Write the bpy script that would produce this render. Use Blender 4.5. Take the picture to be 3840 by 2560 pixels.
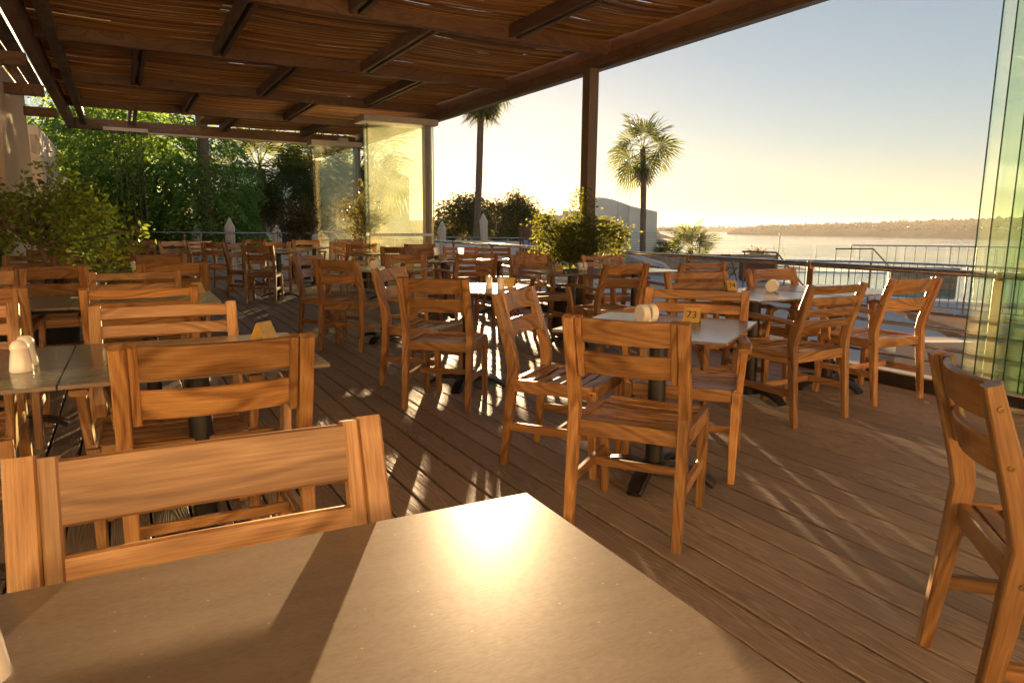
import bpy, math, random
import numpy as np
from mathutils import Vector, Matrix

for o in list(bpy.data.objects): bpy.data.objects.remove(o)
SC = bpy.context.scene
COL = SC.collection
R = math.radians

# ------------------------------------------------------------------ camera
cam_d = bpy.data.cameras.new('camera'); cam = bpy.data.objects.new('camera', cam_d); COL.objects.link(cam)
cam_d.sensor_width = 36.0; cam_d.lens = 24.56; cam_d.clip_start = 0.02; cam_d.clip_end = 80000
cam.matrix_world = Matrix.Translation((0, 0, 1.20)) @ Matrix.Rotation(R(90 - 9.43), 4, 'X') @ Matrix.Rotation(R(0.5), 4, 'Z')
SC.camera = cam
# ------------------------------------------------------------------ sky, sun, exposure
SUN_EL, SUN_AZ = R(3.65), R(-1.7)          # azimuth measured from +Y towards +X
sd = Vector((math.sin(SUN_AZ) * math.cos(SUN_EL), math.cos(SUN_AZ) * math.cos(SUN_EL), math.sin(SUN_EL)))
W = bpy.data.worlds.new('World'); SC.world = W; W.use_nodes = True
wn = W.node_tree.nodes; wl = W.node_tree.links
bg = wn['Background']; sky = wn.new('ShaderNodeTexSky'); sky.sky_type = 'NISHITA'
sky.sun_disc = False; sky.sun_elevation = R(4.0); sky.sun_rotation = SUN_AZ
sky.air_density = 1.0; sky.dust_density = 0.25; sky.ozone_density = 1.7; sky.altitude = 0
gam = wn.new('ShaderNodeGamma'); gam.inputs['Gamma'].default_value = 0.70        # softens the sky's range the way the photograph does
hsv = wn.new('ShaderNodeHueSaturation'); hsv.inputs['Saturation'].default_value = 0.84; hsv.inputs['Value'].default_value = 0.57
tint = wn.new('ShaderNodeMix'); tint.data_type = 'RGBA'; tint.blend_type = 'MULTIPLY'; tint.inputs[0].default_value = 1.0; tint.inputs[7].default_value = (0.935, 0.965, 1.05, 1)
wl.new(sky.outputs[0], gam.inputs['Color']); wl.new(gam.outputs[0], hsv.inputs['Color']); wl.new(hsv.outputs[0], tint.inputs[6]); wl.new(tint.outputs[2], bg.inputs[0])
bg.inputs[1].default_value = 0.05
sun_d = bpy.data.lights.new('sun', 'SUN'); sun = bpy.data.objects.new('sun', sun_d); COL.objects.link(sun)
sun_d.energy = 5.0; sun_d.angle = R(0.55); sun_d.color = (1.0, 0.68, 0.36)
sun.rotation_euler = sd.to_track_quat('Z', 'Y').to_euler(); sun.location = (0, 40, 20)
SC.view_settings.view_transform = 'Standard'; SC.view_settings.look = 'None'
SC.view_settings.exposure = 3.2; SC.view_settings.gamma = 1.0
SC.view_settings.use_curve_mapping = False
SC.cycles.transparent_max_bounces = 32

# ------------------------------------------------------------------ frames
ANG = R(29)
D1 = Vector((-math.sin(ANG), math.cos(ANG), 0)); D2 = Vector((math.cos(ANG), math.sin(ANG), 0)); UP = Vector((0, 0, 1))
def P(s, t, z=0.0): return D1 * s + D2 * t + UP * z
rnd = random.Random(7)
nrng = np.random.default_rng(11)

# ------------------------------------------------------------------ node helpers
def new_mat(name):
    m = bpy.data.materials.new(name); m.use_nodes = True
    nt = m.node_tree; b = nt.nodes['Principled BSDF']
    return m, nt, b
def N(nt, kind, **kw):
    n = nt.nodes.new(kind)
    for k, v in kw.items():
        if isinstance(k, str) and hasattr(n, k): setattr(n, k, v)
    return n
def setin(n, **kw):
    for k, v in kw.items(): n.inputs[k.replace('_', ' ')].default_value = v
def ramp(nt, src, stops, interp='LINEAR'):
    r = nt.nodes.new('ShaderNodeValToRGB'); r.color_ramp.interpolation = interp
    e = r.color_ramp.elements
    while len(e) < len(stops): e.new(0.5)
    for el, (p, c) in zip(e, stops):
        el.position = p; el.color = (c[0], c[1], c[2], 1) if len(c) == 3 else c
    nt.links.new(src, r.inputs[0]); return r
def math_n(nt, op, a, b=None):
    m = nt.nodes.new('ShaderNodeMath'); m.operation = op
    for i, v in enumerate((a, b)):
        if v is None: continue
        if isinstance(v, (int, float)): m.inputs[i].default_value = v
        else: nt.links.new(v, m.inputs[i])
    return m.outputs[0]
def mixc(nt, f, a, b, mode='MIX'):
    m = nt.nodes.new('ShaderNodeMix'); m.data_type = 'RGBA'; m.blend_type = mode
    for sock, v in ((m.inputs[0], f), (m.inputs[6], a), (m.inputs[7], b)):
        if isinstance(v, (int, float)): sock.default_value = v
        elif isinstance(v, (tuple, list)): sock.default_value = (v[0], v[1], v[2], 1)
        else: nt.links.new(v, sock)
    return m.outputs[2]
def gc_coord(nt, scale, rand=True):
    a = nt.nodes.new('ShaderNodeAttribute'); a.attribute_name = 'gc'
    v = nt.nodes.new('ShaderNodeVectorMath'); v.operation = 'MULTIPLY'; v.inputs[1].default_value = scale
    nt.links.new(a.outputs['Vector'], v.inputs[0]); out = v.outputs[0]
    if rand:
        oi = nt.nodes.new('ShaderNodeObjectInfo')
        k = math_n(nt, 'MULTIPLY', oi.outputs['Random'], 37.0)
        ad = nt.nodes.new('ShaderNodeVectorMath'); ad.operation = 'ADD'
        nt.links.new(out, ad.inputs[0]); nt.links.new(k, ad.inputs[1]); out = ad.outputs[0]
    return out
def noise(nt, vec=None, scale=5.0, detail=3.0, rough=0.55):
    n = nt.nodes.new('ShaderNodeTexNoise'); setin(n, Scale=scale, Detail=detail, Roughness=rough)
    if vec is not None: nt.links.new(vec, n.inputs['Vector'])
    return n.outputs[0]
def bump(nt, b, h, strength=0.3, dist=0.01):
    bp = nt.nodes.new('ShaderNodeBump'); setin(bp, Strength=strength, Distance=dist)
    nt.links.new(h, bp.inputs['Height']); nt.links.new(bp.outputs[0], b.inputs['Normal']); return bp
def objrand(nt): return nt.nodes.new('ShaderNodeObjectInfo').outputs['Random']
def texco(nt, which='Object'): return nt.nodes.new('ShaderNodeTexCoord').outputs[which]

MAT = {}
def wood_mat(name, dark, mid, light, rough=0.42, lines=22.0):
    m, nt, b = new_mat(name)
    co = gc_coord(nt, (1.5, 5.0, 5.0))
    n1 = noise(nt, co, 1.0, 1.0, 0.4)
    s = math_n(nt, 'SINE', math_n(nt, 'MULTIPLY', n1, lines * 2))
    s01 = math_n(nt, 'ADD', math_n(nt, 'MULTIPLY', s, 0.5), 0.5)
    fine = noise(nt, gc_coord(nt, (9, 260, 260)), 1.0, 2.0, 0.6)
    r1 = ramp(nt, s01, [(0.0, mid), (0.55, light), (0.85, mid), (1.0, dark)])
    c = mixc(nt, 0.48, r1.outputs[0], ramp(nt, fine, [(0.3, dark), (0.7, light)]).outputs[0])
    big = noise(nt, gc_coord(nt, (2.2, 9, 9)), 1.0, 3.0, 0.6)
    c = mixc(nt, ramp(nt, big, [(0.35, (0, 0, 0)), (0.75, (0.55, 0.55, 0.55))]).outputs[0], c, dark)
    hs = nt.nodes.new('ShaderNodeHueSaturation')
    nt.links.new(c, hs.inputs['Color'])
    nt.links.new(math_n(nt, 'ADD', math_n(nt, 'MULTIPLY', objrand(nt), 0.55), 0.68), hs.inputs['Value'])
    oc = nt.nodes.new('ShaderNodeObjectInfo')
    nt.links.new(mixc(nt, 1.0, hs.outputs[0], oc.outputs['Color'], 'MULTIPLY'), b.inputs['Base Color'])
    nt.links.new(ramp(nt, big, [(0.2, (rough - .1,) * 3), (0.8, (rough + .16,) * 3)]).outputs[0], b.inputs['Roughness'])
    bump(nt, b, fine, 0.12, 0.002)
    MAT[name] = m
wood_mat('teak', (0.15, 0.056, 0.015), (0.44, 0.210, 0.064), (0.62, 0.350, 0.130), 0.38)
wood_mat('timber_dark', (0.075, 0.036, 0.016), (0.135, 0.066, 0.030), (0.20, 0.102, 0.048), 0.55)
wood_mat('timber_fascia', (0.20, 0.080, 0.024), (0.28, 0.115, 0.036), (0.35, 0.155, 0.05), 0.5, 8)

def deck_mat():
    m, nt, b = new_mat('deck_plank')
    n1 = noise(nt, gc_coord(nt, (0.9, 12.0, 12.0)), 1.0, 1.0, 0.4)
    s = math_n(nt, 'SINE', math_n(nt, 'MULTIPLY', n1, 150.0))
    s01 = math_n(nt, 'ADD', math_n(nt, 'MULTIPLY', s, 0.5), 0.5)
    mask = noise(nt, gc_coord(nt, (3.0, 18, 18)), 1.0, 2.0)
    big = noise(nt, gc_coord(nt, (1.5, 3, 3)), 1.0, 4.0, 0.65)
    c = ramp(nt, s01, [(0.0, (0.175, 0.132, 0.102)), (0.5, (0.285, 0.224, 0.178)), (1.0, (0.42, 0.345, 0.285))])
    c2 = mixc(nt, ramp(nt, mask, [(0.35, (0.15,) * 3), (0.7, (0.75,) * 3)]).outputs[0], c.outputs[0], (0.285, 0.222, 0.174))
    c3 = mixc(nt, 0.4, c2, ramp(nt, big, [(0.3, (0.185, 0.140, 0.106)), (0.72, (0.39, 0.31, 0.245))]).outputs[0])
    hs = nt.nodes.new('ShaderNodeHueSaturation'); nt.links.new(c3, hs.inputs['Color'])
    nt.links.new(math_n(nt, 'ADD', math_n(nt, 'MULTIPLY', objrand(nt), 0.34), 0.82), hs.inputs['Value'])
    nt.links.new(hs.outputs[0], b.inputs['Base Color'])
    nt.links.new(ramp(nt, big, [(0.25, (0.52,) * 3), (0.8, (0.70,) * 3)]).outputs[0], b.inputs['Roughness'])
    b.inputs['Specular IOR Level'].default_value = 0.3
    bump(nt, b, s01, 0.55, 0.0016); MAT['deck'] = m
deck_mat()

def simple(name, col, rough=0.5, metal=0.0, var=0.12, nscale=6.0, bumps=0.0, bscale=60.0, spec=0.5, coat=0.0):
    m, nt, b = new_mat(name)
    n = noise(nt, texco(nt), nscale, 4.0, 0.6)
    lo = tuple(c * (1 - var) for c in col); hi = tuple(min(1, c * (1 + var)) for c in col)
    nt.links.new(ramp(nt, n, [(0.3, lo), (0.7, hi)]).outputs[0], b.inputs['Base Color'])
    nt.links.new(ramp(nt, n, [(0.3, (rough * .85,) * 3), (0.7, (min(1, rough * 1.15),) * 3)]).outputs[0], b.inputs['Roughness'])
    setin(b, Metallic=metal); b.inputs['Specular IOR Level'].default_value = spec; b.inputs['Coat Weight'].default_value = coat
    if bumps: bump(nt, b, noise(nt, texco(nt), bscale, 4.0, 0.6), bumps, 0.01)
    MAT[name] = m; return m
simple('black_iron', (0.016, 0.015, 0.014), 0.38, 0.0, 0.3, 30, 0.25, 180, 0.6)
simple('ceramic', (0.80, 0.78, 0.74), 0.16, 0, 0.03, coat=0.3)
simple('cap_bronze', (0.20, 0.125, 0.045), 0.4, 0.8, 0.2, 60)
simple('brass', (0.66, 0.45, 0.14), 0.35, 0.45, 0.15, 40)
simple('steel', (0.50, 0.47, 0.44), 0.24, 1.0, 0.12, 25)
simple('alu_bronze', (0.22, 0.15, 0.10), 0.4, 0.6, 0.12, 8)
simple('track_grey', (0.50, 0.45, 0.40), 0.42, 0.3, 0.1)
simple('post_paint', (0.15, 0.095, 0.055), 0.45, 0.2, 0.12, 4)
simple('white_wall', (0.86, 0.85, 0.84), 0.85, 0, 0.05, 2.0, 0.15, 90)
simple('cream_wall', (0.66, 0.54, 0.40), 0.85, 0, 0.06, 1.5, 0.25, 120)
simple('white_plastic', (0.78, 0.77, 0.75), 0.4, 0, 0.04)
simple('dark_slot', (0.02, 0.02, 0.025), 0.6, 0, 0.1)
simple('fabric_white', (0.66, 0.60, 0.52), 0.9, 0, 0.06, 3, 0.3, 30)
simple('fabric_beige', (0.55, 0.42, 0.32), 0.9, 0, 0.08, 3, 0.3, 30)
simple('fabric_grey', (0.40, 0.36, 0.33), 0.9, 0, 0.08, 3, 0.3, 30)
simple('towel_blue', (0.03, 0.05, 0.22), 0.95, 0, 0.12, 5, 0.3, 60)
simple('sign_blue', (0.10, 0.16, 0.40), 0.5, 0, 0.05)
simple('ink', (0.015, 0.012, 0.01), 0.5)
simple('rust_ribs', (0.20, 0.065, 0.035), 0.6, 0, 0.2, 10, 0.2, 60)
simple('pot_black', (0.022, 0.020, 0.018), 0.55, 0, 0.25, 10, 0.3, 40)
simple('soil', (0.05, 0.035, 0.022), 0.95, 0, 0.3, 30, 0.6, 60)
simple('paving', (0.52, 0.48, 0.44), 0.8, 0, 0.12, 1.5, 0.2, 40)
simple('mortar', (0.40, 0.31, 0.22), 0.95, 0, 0.12, 6, 0.4, 60)
simple('bark', (0.16, 0.115, 0.075), 0.9, 0, 0.3, 14, 0.8, 50)
simple('palm_bark', (0.20, 0.135, 0.085), 0.9, 0, 0.3, 10, 0.8, 40)
simple('dead_frond', (0.30, 0.19, 0.09), 0.9, 0, 0.25, 4)
simple('far_glass', (0.10, 0.13, 0.15), 0.12, 0, 0.2)
simple('door_green', (0.16, 0.27, 0.26), 0.4, 0, 0.1)
simple('straw_yellow', (0.75, 0.62, 0.05), 0.4)
simple('straw_red', (0.7, 0.16, 0.08), 0.4)
simple('food_red', (0.5, 0.10, 0.03), 0.5, 0, 0.3, 40)
simple('drink_amber', (0.55, 0.36, 0.14), 0.2, 0, 0.1)
simple('drink_dark', (0.06, 0.03, 0.015), 0.2, 0, 0.1)
simple('pink_paint', (0.60, 0.30, 0.38), 0.8)

def stone_mat():
    m, nt, b = new_mat('wall_stone')
    n = noise(nt, texco(nt), 9.0, 5.0, 0.65)
    c = ramp(nt, n, [(0.25, (0.34, 0.24, 0.15)), (0.75, (0.55, 0.42, 0.28))]).outputs[0]
    hs = nt.nodes.new('ShaderNodeHueSaturation'); nt.links.new(c, hs.inputs['Color'])
    nt.links.new(math_n(nt, 'ADD', math_n(nt, 'MULTIPLY', objrand(nt), 0.5), 0.75), hs.inputs['Value'])
    nt.links.new(hs.outputs[0], b.inputs['Base Color']); setin(b, Roughness=0.9)
    bump(nt, b, noise(nt, texco(nt), 30, 5, 0.7), 0.5, 0.02); MAT['stone'] = m
stone_mat()

def tabletop_mat():
    m, nt, b = new_mat('table_laminate')
    co = texco(nt)
    mp = nt.nodes.new('ShaderNodeMapping'); mp.inputs['Scale'].default_value = (1, 3.2, 1); nt.links.new(co, mp.inputs[0])
    n = noise(nt, mp.outputs[0], 9.0, 6.0, 0.7); n2 = noise(nt, mp.outputs[0], 90.0, 3.0, 0.6)
    c = mixc(nt, 0.35, ramp(nt, n, [(0.3, (0.165, 0.132, 0.104)), (0.72, (0.225, 0.184, 0.146))]).outputs[0],
             ramp(nt, n2, [(0.3, (0.15, 0.118, 0.09)), (0.7, (0.25, 0.20, 0.155))]).outputs[0])
    vo = nt.nodes.new('ShaderNodeTexVoronoi'); setin(vo, Scale=42.0); nt.links.new(co, vo.inputs['Vector'])
    crumb = math_n(nt, 'LESS_THAN', vo.outputs['Distance'], 0.07)
    c = mixc(nt, math_n(nt, 'MULTIPLY', crumb, 0.5), c, (0.42, 0.33, 0.22))
    nt.links.new(c, b.inputs['Base Color'])
    nt.links.new(ramp(nt, n2, [(0.3, (0.205,) * 3), (0.72, (0.225,) * 3)]).outputs[0], b.inputs['Roughness'])
    b.inputs['Specular IOR Level'].default_value = 0.5; b.inputs['Coat Weight'].default_value = 0.0; b.inputs['Coat Roughness'].default_value = 0.10
    bump(nt, b, n2, 0.004, 0.002); MAT['table_top'] = m
tabletop_mat()

def leaf_mat(name, c0, c1, c2, trans=0.45, tcol=(0.28, 0.30, 0.03)):
    m, nt, b = new_mat(name)
    a = nt.nodes.new('ShaderNodeAttribute'); a.attribute_name = 'lv'
    r = ramp(nt, a.outputs['Fac'], [(0.0, c0), (0.55, c1), (1.0, c2)])
    nt.links.new(r.outputs[0], b.inputs['Base Color']); setin(b, Roughness=0.5); b.inputs['Specular IOR Level'].default_value = 0.3
    tr = nt.nodes.new('ShaderNodeBsdfTranslucent')
    nt.links.new(mixc(nt, 0.5, r.outputs[0], tcol), tr.inputs[0])
    mx = nt.nodes.new('ShaderNodeMixShader'); mx.inputs[0].default_value = trans
    nt.links.new(b.outputs[0], mx.inputs[1]); nt.links.new(tr.outputs[0], mx.inputs[2])
    nt.links.new(mx.outputs[0], nt.nodes['Material Output'].inputs[0]); MAT[name] = m
leaf_mat('leaf_shrub', (0.082, 0.128, 0.026), (0.219, 0.292, 0.043), (0.510, 0.493, 0.073), 0.5, (0.22, 0.30, 0.03))
leaf_mat('leaf_tree', (0.077, 0.175, 0.031), (0.175, 0.339, 0.056), (0.394, 0.510, 0.088), 0.5, (0.24, 0.30, 0.03))
leaf_mat('leaf_tree_light', (0.090, 0.216, 0.040), (0.180, 0.360, 0.072), (0.360, 0.522, 0.108), 0.5, (0.24, 0.32, 0.04))
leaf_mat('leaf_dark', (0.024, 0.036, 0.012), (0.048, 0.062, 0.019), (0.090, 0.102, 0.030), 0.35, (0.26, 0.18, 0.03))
leaf_mat('leaf_mid', (0.03, 0.05, 0.012), (0.085, 0.12, 0.024), (0.22, 0.23, 0.04), 0.45, (0.30, 0.28, 0.03))
leaf_mat('leaf_palm', (0.028, 0.053, 0.011), (0.058, 0.092, 0.019), (0.135, 0.154, 0.028), 0.45, (0.20, 0.20, 0.03))

def reed_mat():
    m, nt, b = new_mat('reed')
    a = nt.nodes.new('ShaderNodeAttribute'); a.attribute_name = 'lv'
    r = ramp(nt, a.outputs['Fac'], [(0.0, (0.20, 0.080, 0.018)), (0.55, (0.50, 0.24, 0.060)), (1.0, (0.74, 0.48, 0.20))])
    nt.links.new(r.outputs[0], b.inputs['Base Color']); setin(b, Roughness=0.55)
    tr = nt.nodes.new('ShaderNodeBsdfTranslucent'); nt.links.new(r.outputs[0], tr.inputs[0])
    mx = nt.nodes.new('ShaderNodeMixShader'); mx.inputs[0].default_value = 0.4
    nt.links.new(b.outputs[0], mx.inputs[1]); nt.links.new(tr.outputs[0], mx.inputs[2])
    nt.links.new(mx.outputs[0], nt.nodes['Material Output'].inputs[0]); MAT['reed'] = m
reed_mat()

def glass_mat(name, tint, dust=0.05, dustcol=(0.9, 0.85, 0.6)):
    m, nt, b = new_mat(name); nt.nodes.remove(b)
    t = nt.nodes.new('ShaderNodeBsdfTransparent'); t.inputs[0].default_value = (*tint, 1)
    g = nt.nodes.new('ShaderNodeBsdfGlossy'); g.inputs['Roughness'].default_value = 0.03
    fr = nt.nodes.new('ShaderNodeFresnel'); fr.inputs[0].default_value = 1.45
    mx = nt.nodes.new('ShaderNodeMixShader'); nt.links.new(fr.outputs[0], mx.inputs[0])
    nt.links.new(t.outputs[0], mx.inputs[1]); nt.links.new(g.outputs[0], mx.inputs[2])
    d = nt.nodes.new('ShaderNodeBsdfTranslucent'); d.inputs[0].default_value = (*dustcol, 1)
    m2 = nt.nodes.new('ShaderNodeMixShader')
    n = noise(nt, texco(nt), 3.0, 6.0, 0.7)
    nt.links.new(ramp(nt, n, [(0.3, (dust * .4,) * 3), (0.75, (dust * 1.7,) * 3)]).outputs[0], m2.inputs[0])
    nt.links.new(mx.outputs[0], m2.inputs[1]); nt.links.new(d.outputs[0], m2.inputs[2])
    nt.links.new(m2.outputs[0], nt.nodes['Material Output'].inputs[0]); MAT[name] = m
glass_mat('glass_pane', (0.90, 0.965, 0.89), 0.025)
glass_mat('glass_dusty', (0.975, 0.985, 0.955), 0.009, (0.9, 0.88, 0.74))
glass_mat('glass_clear', (0.95, 0.97, 0.95), 0.0)
glass_mat('cup_plastic', (0.93, 0.93, 0.9), 0.25, (0.9, 0.88, 0.8))
simple('glass_edge', (0.012, 0.10, 0.055), 0.15, 0, 0.1)

def sea_mat(name, col, rough, sc, st):
    m, nt, b = new_mat(name)
    co = texco(nt)
    mp = nt.nodes.new('ShaderNodeMapping'); mp.inputs['Scale'].default_value = (1, 0.35, 1); nt.links.new(co, mp.inputs[0])
    n = noise(nt, mp.outputs[0], sc, 6.0, 0.65)
    b.inputs['Base Color'].default_value = (*col, 1); setin(b, Roughness=rough)
    big = noise(nt, co, sc * .02, 3.0)
    nt.links.new(ramp(nt, big, [(0.3, (rough * .7,) * 3), (0.7, (rough * 1.3,) * 3)]).outputs[0], b.inputs['Roughness'])
    bump(nt, b, n, st, 1.0); MAT[name] = m
sea_mat('sea', (0.06, 0.10, 0.12), 0.14, 0.35, 0.03)
sea_mat('pool_water', (0.10, 0.26, 0.30), 0.06, 3.0, 0.04)

def land_mat(name, a, b_, c_, sc):
    m, nt, b = new_mat(name)
    n = noise(nt, texco(nt), sc, 8.0, 0.7)
    nt.links.new(ramp(nt, n, [(0.3, a), (0.5, b_), (0.72, c_)]).outputs[0], b.inputs['Base Color']); setin(b, Roughness=1.0); b.inputs['Specular IOR Level'].default_value = 0.0
    MAT[name] = m
land_mat('hill', (0.022, 0.030, 0.016), (0.045, 0.050, 0.026), (0.10, 0.090, 0.055), 0.02)
land_mat('ground', (0.20, 0.17, 0.12), (0.30, 0.26, 0.19), (0.40, 0.34, 0.26), 0.4)

# ------------------------------------------------------------------ mesh helpers
class MB:
    def __init__(s): s.v = []; s.f = []; s.g = []; s.lv = []
    def add(s, vs, fs, gs=None, lv=None):
        o = len(s.v); s.v += [tuple(v) for v in vs]
        s.g += [tuple(g) for g in gs] if gs is not None else [tuple(v) for v in vs]
        s.f += [tuple(i + o for i in f) for f in fs]
        if lv is not None: s.lv += [lv] * len(fs)
    def path(s, pts, side, sizes, ch=0.003):
        """chamfered bar swept along pts; 'side' is the constant lateral axis; sizes (w,h) per point or one"""
        side = Vector(side).normalized(); pts = [Vector(p) for p in pts]
        if not isinstance(sizes, list): sizes = [sizes] * len(pts)
        vs, gs, fs = [], [], []; dist = 0.0; k = 8 if ch else 4
        for i, p in enumerate(pts):
            a = pts[max(i - 1, 0)]; b = pts[min(i + 1, len(pts) - 1)]
            tg = (b - a).normalized(); up = side.cross(tg).normalized()
            if i: dist += (p - pts[i - 1]).length
            w, h = sizes[i][0] / 2, sizes[i][1] / 2; c = min(ch, w * .6, h * .6)
            prof = [(-w + c, -h), (w - c, -h), (w, -h + c), (w, h - c), (w - c, h), (-w + c, h), (-w, h - c), (-w, -h + c)] if ch else [(-w, -h), (w, -h), (w, h), (-w, h)]
            for x, y in prof: vs.append(p + side * x + up * y); gs.append((dist, x, y))
        for i in range(len(pts) - 1):
            for j in range(k):
                j2 = (j + 1) % k; fs.append((i * k + j, i * k + j2, (i + 1) * k + j2, (i + 1) * k + j))
        fs.append(tuple(reversed(range(k)))); n = (len(pts) - 1) * k; fs.append(tuple(range(n, n + k)))
        s.add(vs, fs, gs); return s
    def box(s, c, size, ch=0.0, ax=None):
        c = Vector(c); ex, ey, ez = ax if ax else (Vector((1, 0, 0)), Vector((0, 1, 0)), Vector((0, 0, 1)))
        sx, sy, sz = size
        L = [(sx, ex, sy, ey, sz), (sy, ey, sx, ex, sz), (sz, ez, sx, ex, sy)]
        ln, d, w, sd_, h = max(L, key=lambda q: q[0])
        return s.path([c - d * ln / 2, c + d * ln / 2], sd_, (w, h), ch)
    def tube(s, pts, r, n=8, cap=True):
        pts = [Vector(p) for p in pts]; rs = r if isinstance(r, list) else [r] * len(pts)
        vs, fs, gs = [], [], []; prev = None; dist = 0
        for i, p in enumerate(pts):
            a = pts[max(i - 1, 0)]; b = pts[min(i + 1, len(pts) - 1)]; tg = (b - a).normalized()
            if prev is None:
                ref = Vector((0, 0, 1)) if abs(tg.z) < .9 else Vector((1, 0, 0)); x = tg.cross(ref).normalized()
            else: x = (prev - tg * prev.dot(tg)).normalized()
            prev = x; y = tg.cross(x)
            if i: dist += (p - pts[i - 1]).length
            for j in range(n):
                q = 2 * math.pi * j / n; vs.append(p + (x * math.cos(q) + y * math.sin(q)) * rs[i]); gs.append((dist, math.cos(q) * rs[i], math.sin(q) * rs[i]))
        for i in range(len(pts) - 1):
            for j in range(n):
                j2 = (j + 1) % n; fs.append((i * n + j, i * n + j2, (i + 1) * n + j2, (i + 1) * n + j))
        if cap: fs.append(tuple(reversed(range(n)))); m = (len(pts) - 1) * n; fs.append(tuple(range(m, m + n)))
        s.add(vs, fs, gs); return s
    def lathe(s, prof, n=20, c=(0, 0, 0)):
        vs, fs = [], []
        for r_, z in prof:
            for j in range(n):
                q = 2 * math.pi * j / n; vs.append((c[0] + r_ * math.cos(q), c[1] + r_ * math.sin(q), c[2] + z))
        for i in range(len(prof) - 1):
            for j in range(n):
                j2 = (j + 1) % n; fs.append((i * n + j, i * n + j2, (i + 1) * n + j2, (i + 1) * n + j))
        fs.append(tuple(reversed(range(n)))); m = (len(prof) - 1) * n; fs.append(tuple(range(m, m + n)))
        s.add(vs, fs); return s
    def mesh(s, name, smooth=False):
        me = bpy.data.meshes.new(name); me.from_pydata(s.v, [], s.f)
        a = me.attributes.new('gc', 'FLOAT_VECTOR', 'POINT'); a.data.foreach_set('vector', np.array(s.g, dtype=np.float32).ravel())
        if s.lv:
            b = me.attributes.new('lv', 'FLOAT', 'FACE'); b.data.foreach_set('value', np.array(s.lv, dtype=np.float32))
        if smooth:
            me.polygons.foreach_set('use_smooth', [True] * len(me.polygons))
            try: me.set_sharp_from_angle(angle=R(40))
            except Exception: pass
        me.update(); return me
def link(name, me, mat, parent=None, loc=None):
    o = bpy.data.objects.new(name, me); COL.objects.link(o)
    if mat is not None and not me.materials: me.materials.append(MAT[mat] if isinstance(mat, str) else mat)
    if parent is not None: o.parent = parent
    if loc is not None: o.location = loc
    return o
def part(name, mb, mat, parent=None, smooth=False, loc=None): return link(name, mb.mesh(name, smooth), mat, parent, loc)
def tag(o, label=None, cat=None, group=None, kind=None):
    if label: o['label'] = label
    if cat: o['category'] = cat
    if group: o['group'] = group
    if kind: o['kind'] = kind
    return o
def thing(name, label, cat, loc=(0, 0, 0), rz=0.0, group=None):
    o = bpy.data.objects.new(name, None); COL.objects.link(o); o.location = loc; o.rotation_euler = (0, 0, rz)
    return tag(o, label, cat, group)
def copy_tree(o, parent=None):
    c = o.copy(); COL.objects.link(c); c.parent = parent
    for ch in list(o.children): copy_tree(ch, c)
    return c
def big_mesh(name, verts, faces4, lv=None, smooth=False):
    """verts (n,3) array, faces (m,k) array"""
    me = bpy.data.meshes.new(name); nv, nf, k = len(verts), len(faces4), faces4.shape[1]
    me.vertices.add(nv); me.vertices.foreach_set('co', np.asarray(verts, dtype=np.float32).ravel())
    me.loops.add(nf * k); me.loops.foreach_set('vertex_index', np.asarray(faces4, dtype=np.int32).ravel())
    me.polygons.add(nf); me.polygons.foreach_set('loop_start', np.arange(0, nf * k, k, dtype=np.int32)); me.polygons.foreach_set('loop_total', np.full(nf, k, dtype=np.int32))
    if lv is not None:
        b = me.attributes.new('lv', 'FLOAT', 'FACE'); b.data.foreach_set('value', np.asarray(lv, dtype=np.float32))
    me.update(calc_edges=True); me.validate(); return me
AX = (D1, D2, UP)

# ================================================================== SETTING: ground, sea, hills
def ground_sheet():
    xs = np.concatenate([np.linspace(-3000, -120, 14), np.linspace(-100, 60, 65), np.linspace(80, 400, 8)])
    ys = np.concatenate([np.linspace(-60, 90, 61), np.linspace(110, 400, 12), np.linspace(600, 4000, 9)])
    X, Y = np.meshgrid(xs, ys, indexing='ij')
    coast = 0.185 * Y + 1.0 + 12.0 * np.clip((44 - Y) / 10, 0, 3) * 1.0       # land lies left of this line
    dd = X - coast
    Z = np.where(dd < 0, -1.45, -1.45 - np.clip(dd * 1.6, 0, 22))
    far = np.clip((Y - 200) / 1800, 0, 1)
    Z = Z + np.where(dd < -20, far * 45 * (0.6 + 0.4 * np.sin(X * .004)), 0)
    V = np.stack([X, Y, Z], -1).reshape(-1, 3); nx, ny = len(xs), len(ys)
    i, j = np.meshgrid(np.arange(nx - 1), np.arange(ny - 1), indexing='ij'); a = (i * ny + j).ravel()
    F = np.stack([a, a + ny, a + ny + 1, a + 1], -1)
    return link('ground', big_mesh('ground', V, F), 'ground')
tag(ground_sheet(), kind='structure')
me = bpy.data.meshes.new('sea'); me.from_pydata([(-3000, -200, -17), (6500, -200, -17), (6500, 7000, -17), (-3000, 7000, -17)], [], [(0, 1, 2, 3)])
tag(link('sea', me, 'sea'), kind='structure')

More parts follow.
